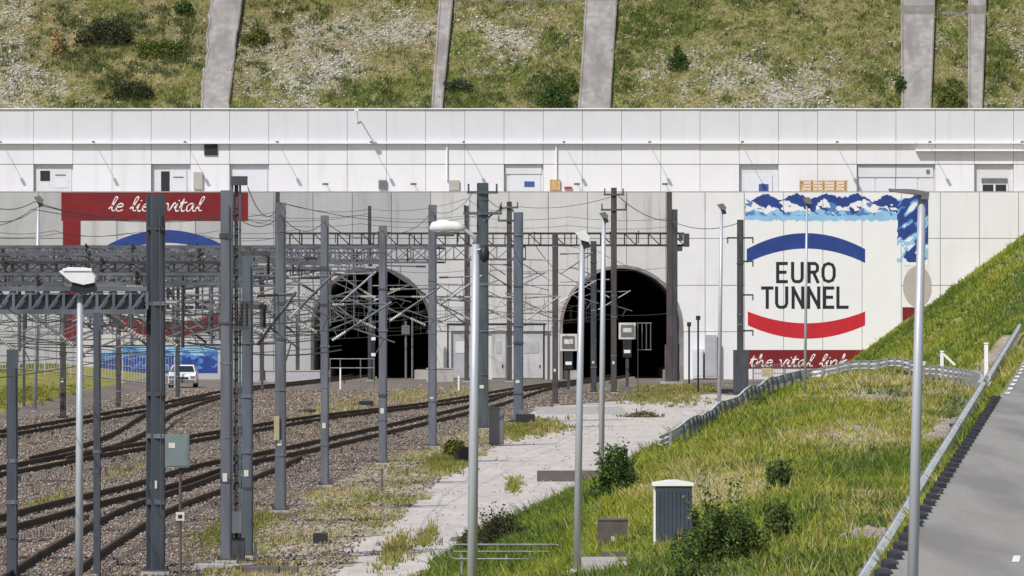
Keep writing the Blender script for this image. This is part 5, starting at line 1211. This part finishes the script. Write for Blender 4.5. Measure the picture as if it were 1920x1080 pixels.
# railway signals before the right tunnel
def signal(px, pyb, board, lab, ladder):
    x, y = G(px, pyb); u = y / F; pa, pb_, pt_, pbt = board
    th = thing('railway_signal', lab, 'signal', (x, y, 0), 'square railway signals at the right tunnel')
    X = lambda p: gx(p, y); Z = lambda p: CH + (560 - p) * u
    cxm = (pa + pb_) / 2
    box(X(cxm - 3), X(cxm + 3), y, y + 0.15, 0, Z(pbt + 30)).build('post', 'steeld', th)
    bd = box(X(pa), X(pb_), y - 0.12, y - 0.05, Z(pbt), Z(pt_)).build('board', 'signw', th)
    box(X(pa + 4), X(pb_ - 4), y - 0.14, y - 0.121, Z(pbt - 4), Z(pt_ + 4)).build('board_face', 'boxgrey', bd)
    box(X(cxm - 8), X(cxm + 8), y - 0.16, y - 0.141, Z(pbt - 13), Z(pt_ + 10)).build('board_panel', 'signw', bd)
    hs = box(X(cxm - 8), X(cxm + 8), y - 0.1, y + 0.2, Z(pbt + 34), Z(pbt + 1)).build('lamp_case', 'dark', th)
    box(X(cxm - 6), X(cxm + 6), y - 0.13, y - 0.101, Z(pbt + 26), Z(pbt + 20)).build('plate', 'white', hs)
    box(X(cxm - 11), X(cxm + 11), y - 0.2, y + 0.3, 0, 0.45).build('base', 'boxgrey', th)
    if ladder:
        mb = MB()
        for p in (1196, 1204, 1212, 1220): mb.tube([(X(p), y, Z(606) if p in (1204, 1212) else Z(606)), (X(p), y, Z(656))], 0.035, 5)
        mb.tube([(X(1194), y, Z(606)), (X(1222), y, Z(606))], 0.04, 5); mb.tube([(X(1194), y, Z(656)), (X(1222), y, Z(656))], 0.04, 5)
        mb.tube([(X(1196), y, 0), (X(1196), y, Z(606))], 0.03, 5); mb.build('ladder_cage', 'tube', th)
signal(1066, 742, (1050, 1082, 626, 658), 'square cream signal board on a dark post at the left rim of the right tunnel', False)
signal(1176, 736, (1160, 1192, 605, 636), 'square signal board with caged ladder before the middle of the right tunnel', True)
# small signals before the left tunnel
x, y = G(767, 713); u = y / F
th = thing('railway_signal', 'small pale signal on twin thin posts before the right half of the left tunnel', 'signal', (x, y, 0))
MB().tube([(gx(761, y), y, 0), (gx(761, y), y, CH - 42 * u)], 0.10, 6).build('post', 'tube', th); MB().tube([(gx(773, y), y, 0), (gx(773, y), y, CH - 36 * u)], 0.09, 6).build('post', 'tube', th)
box(gx(753, y), gx(768, y), y - 0.2, y - 0.11, CH - 68 * u, CH - 50 * u).build('board', 'tube', th)
x, y = G(697, 712); u = y / F
th = thing('railway_signal', 'dark signal post with two white stripes in the middle of the left tunnel mouth', 'signal', (x, y, 0))
box(x - 0.28, x + 0.28, y - 0.1, y + 0.1, 0, CH - 40 * u).build('post', 'dark', th)
for p in (635, 665): box(x - 0.32, x + 0.32, y - 0.14, y - 0.101, CH + (560 - p - 3) * u, CH + (560 - p + 3) * u).build('stripe', 'white', th)
# pipe railing in front of the left tunnel
x, y = G(660, 728); u = y / F
th = thing('hand_railing', 'pale pipe railing in front of the left tunnel mouth', 'railing', (gx(618, y), y, 0))
for p in (673, 690): MB().tube([(gx(618, y), y, CH + (560 - p) * u), (gx(702, y), y, CH + (560 - p) * u)], 0.045, 6).build('rail', 'tube', th)
for p in (619, 638, 676, 701): MB().tube([(gx(p, y), y, 0), (gx(p, y), y, CH + (560 - 673) * u)], 0.045, 6).build('post', 'tube', th)
# square metal housing and sign at the foot of the black mast, fence panel with yellow sign
x, y = G(1450, 726); u = y / F
th = thing('fence_panel', 'grey mesh gate with yellow warning sign below the lettering of the mural', 'fence', (gx(1415, y), y, 0))
for p in (1412, 1442, 1472, 1500): MB().tube([(gx(p, y), y, 0), (gx(p, y), y, CH + (560 - 680) * u)], 0.05, 6).build('post', 'boxgrey', th)
mb = MB()
for p in np.arange(1413, 1500, 3.0): mb.bar((gx(p, y), y, 0.1), (gx(p, y), y, CH + (560 - 683) * u), 0.03)
for p in (683, 700, 716): mb.bar((gx(1412, y), y, CH + (560 - p) * u), (gx(1500, y), y, CH + (560 - p) * u), 0.05)
mb.build('mesh_bars', 'boxgrey', th); box(gx(1428, y), gx(1450, y), y - 0.1, y - 0.06, CH + (560 - 706) * u, CH + (560 - 690) * u).build('warning_sign', 'yellow', th)
x, y = G(1386, 740); u = y / F
th = thing('relay_cabinet', 'dark tall relay cabinet at the foot of the black mast', 'cabinet', (x, y - 1, 0))
box(gx(1374, y), gx(1402, y), y - 1.5, y - 0.6, 0, CH + (560 - 656) * u).build('body', 'steeld', th); box(gx(1377, y), gx(1399, y), y - 1.53, y - 1.501, 0.2, CH + (560 - 661) * u).build('door', 'steeld', th)
for (px, pyb, pyt, w_, lab) in ((1309, 737, 600, 4, 'thin black post on the ground right of the right tunnel'), (1292, 722, 612, 4, 'thin black post with small head close to the right tunnel rim')):
    x, y = G(px, pyb); u = y / F; th = thing('marker_post', lab, 'post', (x, y, 0))
    MB().tube([(x, y, 0), (x, y, CH + (560 - pyt) * u)], w_ / 2 * u, 6).build('post', 'black', th); box(x - 0.16, x + 0.16, y - 0.16, y + 0.12, CH + (560 - pyt) * u, CH + (560 - pyt + 8) * u).build('head', 'black', th)
    box(x - 0.3, x + 0.3, y - 0.3, y + 0.3, -0.1, 0.12).build('foot', 'concd', th)
# electrical cabinets against the wall right of the tunnel
for (pa, pb_, pt_, m_, lab) in ((1322, 1344, 628, 'doorgrey', 'blue-grey wall cabinet between the right tunnel and the thin lamp post'), (1299, 1318, 655, 'door', 'pale wall cabinet just right of the right tunnel')):
    y = WY - 0.9; th = thing('wall_cabinet', lab, 'cabinet', (gx((pa + pb_) / 2, y), y, 0))
    box(gx(pa, y), gx(pb_, y), y, y + 0.8, 0.1, CH + (560 - pt_) / F * y).build('body', m_, th); box(gx(pa + 2, y), gx(pb_ - 2, y), y - 0.03, y - 0.001, 0.3, CH + (560 - pt_ - 4) / F * y).build('door', m_, th)
# short dark marker pegs between the tracks
PEG = [(61, 928, 19), (108, 919, 19), (199, 893, 16), (240, 887, 16), (716, 922, 40), (479, 1052, 34), (15, 938, 24), (8, 1056, 16), (485, 832, 16), (763, 893, 14), (1035, 765, 10), (638, 730, 40), (860, 735, 30), (967, 730, 44)]
PLAB = ['dark peg between the two left tracks, nearest the left lamp post\'s left side', 'dark peg between the left tracks just left of the left lamp post', 'dark peg right of the slim blue-grey post on the ballast', 'slim dark peg left of the thick dark mast on the ballast', 'brown peg in the dry grass right below the mast before the left tunnel\'s middle', 'brown peg at the foot of the near mast cluster', 'dark peg behind the short dark post at the left edge', 'tiny dark peg at the bottom left corner', 'small dark peg on the ballast right of the near mast cluster', 'small brown peg at the top of the dry grass strip', 'tiny peg at the far end of the gravel path', 'white peg under the pipe railing before the left tunnel', 'pale peg left of the central lamp post near the wall', 'pale peg between the tunnels beside the brown mast']
for (px, py, h_), lab in zip(PEG, PLAB):
    x, y = G(px, py); u = y / F; th = thing('marker_peg', lab, 'peg', (x, y, 0), 'low marker pegs beside the tracks')
    m_ = 'white' if 'white' in lab or 'pale' in lab else 'concd'; w_ = (1.4 if m_ == 'white' else 2.6) * u
    box(x - w_, x + w_, y - w_, y + w_, -0.1, h_ * u).build('peg', m_, th); box(x - w_ * 1.1, x + w_ * 1.1, y - w_ * 1.1, y + w_ * 1.1, h_ * u, h_ * u + 0.03).build('cap', m_, th)
# concrete cable troughs / slabs at the bottom left and beside the path
for (pa, pb_, py, h_, m_, lab) in ((365, 480, 1066, 8, 'conc', 'pale concrete slab at the foot of the near mast cluster'), (455, 560, 1074, 12, 'concd', 'dark cable trough lids at the bottom edge right of the near masts'), (588, 615, 1018, 18, 'dark', 'small dark trough opening beside the gravel path'), (515, 560, 970, 6, 'concd', 'dark footing lid by the mast with the yellowish plate')):
    x, y = G((pa + pb_) / 2, py); u = y / F; th = thing('cable_trough', lab, 'trough', (x, y, 0))
    n = max(1, int((pb_ - pa) / 28))
    for k in range(n): a = pa + (pb_ - pa) * k / n; box(gx(a, y), gx(a + (pb_ - pa) / n - 1.2, y), y - 0.5 - 0.1 * (k % 2), y + 0.5, -0.1, h_ * u * random.uniform(0.85, 1.1)).build('lid', m_, th)
# white car in front of the left mural
x, y = G(341, 727); u = y / F
th = thing('parked_car', 'white car facing the camera, parked below the blue painted sea', 'car', (x, y, 0))
hw = 1.05
MB().prismx([(y, 0.35), (y - 0.02, 0.95), (y + 0.15, 1.05), (y + 0.9, 1.18), (y + 4.3, 1.2), (y + 4.4, 0.35)], x - hw, x + hw).build('body', 'vanw', th)
cbn = MB(); k0 = [(x - hw * 0.95, y + 0.9, 1.18), (x + hw * 0.95, y + 0.9, 1.18), (x + hw * 0.95, y + 4.2, 1.2), (x - hw * 0.95, y + 4.2, 1.2), (x - hw * 0.76, y + 1.7, 1.72), (x + hw * 0.76, y + 1.7, 1.72), (x + hw * 0.76, y + 3.8, 1.74), (x - hw * 0.76, y + 3.8, 1.74)]
cbn.v = k0; cbn.f = [(4, 5, 6, 7), (0, 1, 5, 4), (1, 2, 6, 5), (2, 3, 7, 6), (3, 0, 4, 7)]; cbn.build('cabin', 'vanw', th)
ws = MB(); ws.v = [(x - hw * 0.88, y + 0.93, 1.21), (x + hw * 0.88, y + 0.93, 1.21), (x + hw * 0.72, y + 1.60, 1.67), (x - hw * 0.72, y + 1.60, 1.67)]; ws.v = ws.v + [(a, b - 0.02, c) for a, b, c in ws.v]; ws.f = [(4, 5, 6, 7), (0, 1, 5, 4), (1, 2, 6, 5), (2, 3, 7, 6), (3, 0, 4, 7)]
ws.build('windscreen', 'glass', th)
for sgn in (-1, 1):
    box(*sorted((x + sgn * 0.65, x + sgn * 1.0)), y - 0.05, y + 0.05, 0.72, 0.9).build('headlight', 'tube', th)
    for yy in (y + 0.8, y + 3.5):
        wh = MB().tube([(x + sgn * (hw - 0.22), yy, 0.33), (x + sgn * (hw + 0.01), yy, 0.33)], 0.33, 14).build('wheel', 'rubber', th)
        MB().tube([(x + sgn * (hw + 0.011), yy, 0.33), (x + sgn * (hw + 0.02), yy, 0.33)], 0.19, 10).build('rim', 'tube', wh)
box(x - 0.98, x + 0.98, y - 0.08, y - 0.021, 0.40, 0.62).build('bumper', 'boxgrey', th); box(x - 0.5, x + 0.5, y - 0.05, y - 0.021, 0.68, 0.82).build('grille', 'dark', th)
# grey fence on the far left
y = 452.0
th = thing('mesh_fence', 'grey upright-bar fence along the foot of the wall on the far left', 'fence', (-46, y, 0))
zg = lambda x: float(height(x, y))
for k in range(14): x = -52 + k * 2.0; box(x - 0.05, x + 0.05, y - 0.05, y + 0.05, zg(x) - 0.2, zg(x) + 2.6).build('post', 'doorgrey', th)
mb = MB()
for x in np.arange(-52, -26, 0.22): mb.bar((x, y, zg(x) + 0.1), (x, y, zg(x) + 2.45), 0.03)
mb.build('bars', 'doorgrey', th)
for h_ in (0.25, 1.3, 2.45): mb = MB(); mb.tube([(x, y - 0.04, zg(x) + h_) for x in np.arange(-52, -25.9, 2.0)], 0.05, 5); mb.build('rail', 'tube', th)
# low dark retaining box rows before the left tunnel
for (pa, pb_, py, h_, m_, lab) in ((440, 600, 716, 20, 'doorgrey', 'low grey concrete upstand left of the left tunnel mouth'), (800, 850, 716, 24, 'conc', 'low concrete block between the left tunnel and the service doors')):
    x, y = G(pa, py); y = min(y, 495); th = thing('low_wall', lab, 'wall', (gx(pa, y), y, 0)); box(gx(pa, y), gx(pb_, y), y, y + 0.6, -0.1, h_ * y / F).build('upstand', m_, th); box(gx(pa - 1, y), gx(pb_ + 1, y), y - 0.05, y + 0.65, h_ * y / F, h_ * y / F + 0.08).build('coping', 'conc', th)

# ------------------------------------------------------------------ bushes
def bush(x, y, z, rx, rz, n, pal, lab, leaf=0.09, group='bushes', ry=None):
    th = thing('bush', lab, 'bush', (x, y, z), group); ry = ry or rx
    n = int(n * 2.4); leaf *= 0.62
    d = RG.normal(0, 1, (n, 3)); d /= np.linalg.norm(d, axis=1)[:, None]; d[:, 2] = np.abs(d[:, 2]) * 0.95 - 0.05
    lump = 0.5 + 0.7 * vnoise(d[:, 0] * 3.2 + 9, d[:, 2] * 3.2 + d[:, 1] * 2.1, int(abs(x * 7) + y) % 997)
    rad = RG.uniform(0.35, 1, n) ** 0.45 * lump
    ns = n // 6; nk = 26; ax = RG.normal(0, 1, (nk, 3)); ax[:, 2] = np.abs(ax[:, 2]) + 0.5; ax /= np.linalg.norm(ax, axis=1)[:, None]; pick_ = RG.integers(0, nk, ns)
    d[:ns] = ax[pick_] + RG.normal(0, 0.06, (ns, 3)); rad[:ns] = RG.uniform(0.4, 1.08, ns) * (0.75 + 0.35 * RG.uniform(0, 1, nk)[pick_])
    c = d * rad[:, None] * np.array([rx, ry, rz])
    a = RG.normal(0, 1, (n, 3)); a /= np.linalg.norm(a, axis=1)[:, None]; b = np.cross(a, RG.normal(0, 1, (n, 3))); b /= np.linalg.norm(b, axis=1)[:, None]
    s = (leaf * RG.uniform(0.4, 1.5, n))[:, None]
    v = np.stack([c - a * s, c + b * s * 0.55, c + a * s, c - b * s * 0.55], 1).reshape(-1, 3)
    ti = np.asarray(pal)[RG.integers(0, len(pal), n)] * RG.uniform(0.8, 1.25, (n, 1))
    o = raw_mesh('foliage', v, 4, np.arange(n * 4), 'leaf', np.repeat(ti, 4, axis=0), th)
    mb = MB()
    for k in range(5): an = random.uniform(0, 6.28); mb.tube([(x, y, z - 0.1), (x + math.cos(an) * rx * 0.3, y + math.sin(an) * ry * 0.3, z + rz * 0.35), (x + math.cos(an) * rx * 0.55, y + math.sin(an) * ry * 0.5, z + rz * 0.7)], [0.03, 0.02, 0.008], 5)
    mb.build('stems', 'stem', th)
DG = [(0.035, 0.07, 0.02), (0.055, 0.10, 0.028), (0.085, 0.14, 0.038), (0.12, 0.17, 0.05)]; MG = [(0.07, 0.11, 0.025), (0.11, 0.16, 0.035), (0.16, 0.20, 0.05), (0.20, 0.22, 0.07)]
YG = [(0.12, 0.12, 0.02), (0.16, 0.15, 0.03), (0.09, 0.10, 0.02)]
for (px, py, rpx, hpx, n, pal, lab) in [
    (1155, 930, 42, 92, 2800, DG, 'dense dark green bush by the path at the foot of a slender lamp post'),
    (1120, 945, 26, 28, 900, DG, 'low dark bush spilling left from the dense bush by the path'),
    (935, 1025, 62, 62, 2400, [(0.04, 0.05, 0.02), (0.07, 0.075, 0.035), (0.09, 0.085, 0.045), (0.05, 0.06, 0.03)], 'brownish green bramble just right of the central lamp post'),
    (1352, 1062, 74, 135, 5200, MG + DG, 'broad green bush right of and below the white-roofed cabinet'),
    (1292, 1012, 26, 60, 1000, DG, 'dark shrub growing against the right side of the white-roofed cabinet'),
    (1460, 1012, 30, 74, 1300, MG + DG, 'small green bush on the bank right of the broad bush'),
    (1460, 922, 26, 62, 1000, DG, 'small dark bush halfway up the grassy bank'),
    (1310, 1100, 50, 40, 1400, MG + DG, 'low green bush at the bottom edge below the broad bush'),
    (850, 858, 18, 36, 700, YG, 'yellow-green weed clump by the black cable pit'),
    (1420, 770, 22, 22, 500, MG, 'small green clump under the curved guardrail'),
    (1205, 782, 34, 12, 300, [(0.12, 0.115, 0.06), (0.17, 0.16, 0.09)], 'low grey-green clump standing in for a dark gravel mound on the far end of the path')]:  # last clump stands in for the dark, shaded gravel heap on the path
    x, y, z = on_ground(px, py); u = y / F; bush(x, y, z, rpx * u * 1.25, hpx * u * 1.15, n, pal, lab, max(0.05, 4.6 * u), ry=rpx * u * 1.6)
def hillpt(px, py):
    t = (204 - py) / 15.8
    for _ in range(6): Y = HY0 + t; z = CH + (560 - py) / F * Y; t = (z - HZ0 - 0.2) / HS
    x = (px - 960) / F * (HY0 + t); return x, HY0 + t, float(hill_z(x, t))
for (px, py, rpx, hpx, n, pal, lab) in [
    (1040, 196, 34, 48, 1300, DG, 'dark bush at the building roof line left of the wide middle chute'),
    (1068, 168, 16, 40, 500, MG, 'green shrub growing along the left edge of the wide middle chute'),
    (1270, 122, 20, 42, 700, DG, 'small dark bush alone on the grass right of the wide middle chute'),
    (1688, 168, 12, 38, 400, DG, 'dark shrub at the left edge of the chute above the mural'),
    (1778, 200, 30, 48, 900, MG, 'green bush between the two rightmost chutes'),
    (205, 80, 60, 52, 1700, [(0.045, 0.055, 0.025), (0.06, 0.07, 0.035), (0.09, 0.09, 0.05)], 'broad grey-green scrub on the upper left of the hillside'),
    (300, 100, 55, 40, 1300, MG, 'green scrub left of the leftmost chute'),
    (480, 80, 30, 34, 700, YG + MG, 'yellow-green bush right of the leftmost chute'),
    (250, 180, 50, 40, 1000, [(0.05, 0.06, 0.025), (0.08, 0.085, 0.035)], 'low scrub above the roof line on the left'),
    (345, 20, 20, 30, 500, DG, 'dark shrub at the very top left of the leftmost chute'),
    (860, 165, 30, 22, 500, [(0.06, 0.075, 0.045), (0.09, 0.10, 0.06)], 'pale grey-green shrub right of the narrow second chute')]:
    x, y, z = hillpt(px, py); u = y / F; bush(x, y, z, rpx * u * 1.1, hpx * u * 1.05, n, pal, lab, 0.17, 'hillside bushes', ry=0.9)
x, y, z = hillpt(108, 95); u = y / F
bush(x, y, z, 0.8, 2.6, 500, [(0.42, 0.30, 0.14), (0.50, 0.38, 0.20), (0.34, 0.27, 0.10)], 'dry straw-coloured shrub on the upper left of the hillside', 0.16, 'hillside bushes', ry=0.6)

# ------------------------------------------------------------------ grass
pal = np.array([(0.105, 0.16, 0.03), (0.19, 0.25, 0.038), (0.265, 0.295, 0.045), (0.335, 0.325, 0.06), (0.42, 0.375, 0.13), (0.50, 0.44, 0.26)])
N = 190000
Y = 60 + (RG.uniform(0, 1, N) ** 1.35) * 195; X = RG.uniform(-0.03, 0.095, N) * Y
xf = np.interp(Y, FY, FX)
wv = (fbm(X * 0.8, Y * 0.25, 21) - 0.5) * 1.8
k = (X > xf - 0.1 + wv * 0.5) & (X < np.where(Y < 164, xkerb(Y) - 0.16, xkerb(Y) - 0.02))
md = 1.05 * np.exp(-((xrail(Y) - X - 0.7) / 0.72) ** 2) * sstep(0.34, 0.46, fbm(X * 0.3, Y * 0.06, 31))
for b_ in BARE:
    bx, by, bz = on_ground(b_[0], b_[1]); md = np.maximum(md, b_[4] * np.exp(-(((X - bx) / b_[2]) ** 2 + ((Y - by) / b_[3]) ** 2) * 1.2))
k &= RG.uniform(0, 1, N) > md
X, Y = X[k], Y[k]; g = fbm(X * 0.22 + 5, Y * 0.05, 151, 3); g2 = fbm(X * 0.9, Y * 0.25, 157, 2)
pk = np.clip((g - 0.28) * 7.5 + (g2 - 0.5) * 3 + RG.normal(0, 0.75, len(X)), 0, 5.99).astype(int)
st = np.zeros(len(X))
for px, py, rx, ry, a in [(1400, 900, 1.1, 9, 1.6), (1650, 745, 3.0, 22, 2.2), (1600, 820, 1.6, 10, 1.6), (1480, 770, 1.5, 10, 1.2), (1330, 820, 1.2, 9, 1.0), (1560, 1040, 0.6, 6, 1.2), (1660, 950, 0.7, 10, 1.4), (1560, 930, 0.8, 7, 0.8)]:
    bx, by, bz = on_ground(px, py); st += a * np.exp(-(((X - bx) / rx) ** 2 + ((Y - by) / ry) ** 2))
pk = np.clip(pk + np.round(st * 1.3 + RG.normal(0, 0.4, len(X)) * (st > 0.2)), 0, 5).astype(int)
hh = np.clip(RG.normal(0.085, 0.035, len(X)) + 0.22 * (g2 - 0.45) + 0.22 * (RG.uniform(0, 1, len(X)) < 0.03), 0.03, 0.42) * np.interp(Y, [60, 150, 250], [0.7, 1.1, 1.5])
o = blades('bank_grass', X, Y, height(X, Y), hh, RG.uniform(0.022, 0.045, len(X)) * np.interp(Y, [60, 250], [0.8, 1.9]), pal[pk], 4, lean=0.7); tag(o, 'long green and yellowing grass covering the bank below the road', 'grass')
N = 60000
Y = 62 + RG.uniform(0, 1, N) ** 1.2 * 185; X = RG.uniform(-0.03, 0.09, N) * Y
k = (X > np.interp(Y, FY, FX) + 0.2) & (X < xrail(Y) - 0.4) & (RG.uniform(0, 1, N) < np.clip((fbm(X * 0.55 + 40, Y * 0.11, 191, 3) - 0.53) * 9, 0, 1) * 0.8)
X, Y = X[k], Y[k]; wp = np.array([(0.06, 0.11, 0.03), (0.09, 0.15, 0.04), (0.13, 0.19, 0.05), (0.16, 0.17, 0.07)])
o = blades('bank_weeds', X, Y, height(X, Y), RG.uniform(0.05, 0.22, len(X)), RG.uniform(0.04, 0.08, len(X)), wp[RG.integers(0, 4, len(X))], 4, lean=0.8); tag(o, 'darker broad-leaved weeds in patches among the grass of the bank', 'weeds')
N = 2600
Y = 62 + RG.uniform(0, 1, N) ** 1.2 * 185; X = RG.uniform(-0.03, 0.09, N) * Y; k = (X > np.interp(Y, FY, FX) + 0.2) & (X < xrail(Y) - 0.2); X, Y = X[k], Y[k]
wp = np.array([(0.50, 0.43, 0.24), (0.42, 0.30, 0.14), (0.55, 0.50, 0.36), (0.50, 0.42, 0.05)])
o = blades('seed_heads', X, Y, height(X, Y), RG.uniform(0.18, 0.42, len(X)), RG.uniform(0.014, 0.028, len(X)), wp[RG.integers(0, 4, len(X))], 2, lean=0.25); tag(o, 'tall dry stalks and yellow flowers standing above the grass of the bank', 'weeds')
N = 26000
Y = 330 + RG.uniform(0, 1, N) * 168; X = 24.5 + RG.uniform(0, 1, N) * 22
X, Y = X[X < 0.093 * Y], Y[X < 0.093 * Y]; g = fbm(X * 0.2, Y * 0.05, 161, 3)
pk = np.clip((g - 0.3) * 6 + RG.normal(0, 0.7, len(X)), 0, 3.99).astype(int)
o = blades('slope_grass', X, Y, height(X, Y), RG.uniform(0.15, 0.4, len(X)), RG.uniform(0.06, 0.12, len(X)), pal[pk], 3); tag(o, 'green grass on the far slope rising against the white wall', 'grass')
N = 2600
Y = 60 + RG.uniform(0, 1, N) ** 1.3 * 190; off = RG.uniform(0, 1, N); X = np.where(off < 0.5, xkerb(Y) - 0.16 - RG.uniform(0, 0.25, N), xrail(Y) - RG.uniform(0.05, 1.6, N))
r = RG.uniform(0.012, 0.04, N) * np.interp(Y, [60, 250], [0.8, 1.6]); ti = np.array([0.42, 0.385, 0.36]) * RG.uniform(0.6, 1.2, (N, 1))
o = stones('verge_grit', X, Y, height(X, Y) + r * 0.3, r, ti); tag(o, 'pale stones and grit lying along the guardrail and the kerb', 'stones')
# dry fringe between ballast and path, tufts on the path, far weeds
N = 60000
Y = 120 + RG.uniform(0, 1, N) * 240; X = RG.uniform(-0.06, 0.02, N) * Y
k = in_poly(X + (fbm(X * 0.8, Y * 0.25, 21) - 0.5) * 1.4, Y, DRY) & (RG.uniform(0, 1, N) < np.clip((fbm(X * 0.7, Y * 0.12, 171) - 0.36) * 4, 0, 1) * 0.6)
X, Y = X[k], Y[k]; g = fbm(X * 0.5, Y * 0.1, 173, 2)
pal2 = np.array([(0.20, 0.23, 0.04), (0.32, 0.29, 0.08), (0.45, 0.37, 0.15), (0.52, 0.45, 0.25)])
pk = np.clip((g - 0.25) * 6 + RG.normal(0, 0.6, len(X)), 0, 3.99).astype(int)
o = blades('dry_grass', X, Y, X * 0, RG.uniform(0.06, 0.22, len(X)), RG.uniform(0.02, 0.045, len(X)), pal2[pk], 4); tag(o, 'dry yellow grass strip between the ballast and the gravel path', 'grass')
Xs, Ys, Cs = [], [], []
for (px, py, rpx, rd, n, ci) in [(740, 1035, 26, 5, 260, 1), (800, 1010, 20, 4, 120, 1), (965, 912, 12, 4, 130, 1), (1230, 745, 70, 14, 900, 1), (1010, 800, 45, 9, 500, 1), (970, 810, 30, 8, 300, 0), (840, 870, 40, 7, 400, 0), (440, 995, 50, 7, 700, 0), (1270, 730, 90, 10, 900, 1), (760, 745, 45, 18, 500, 2), (640, 765, 60, 22, 500, 2), (90, 945, 30, 5, 160, 1), (250, 880, 35, 8, 140, 2), (30, 760, 60, 20, 700, 0), (20, 720, 60, 30, 700, 0), (560, 800, 60, 20, 240, 3), (880, 740, 50, 20, 300, 2)]:
    cx_, cy_ = G(px, py); u = cy_ / F
    Xs.append(RG.normal(cx_, rpx * u * 0.55, n)); Ys.append(RG.normal(cy_, rd, n)); Cs.append(np.full(n, ci))
X = np.concatenate(Xs); Y = np.minimum(np.concatenate(Ys), 498); ci = np.clip(np.concatenate(Cs) + RG.integers(-1, 2, len(X)), 0, 3)
o = blades('weed_tufts', X, Y, height(X, Y), RG.uniform(0.06, 0.26, len(X)), RG.uniform(0.03, 0.06, len(X)) * np.interp(Y, [150, 450], [0.8, 2]), pal2[ci] * 0.85, 5); tag(o, 'scattered green weed tufts on gravel and ballast', 'weeds')
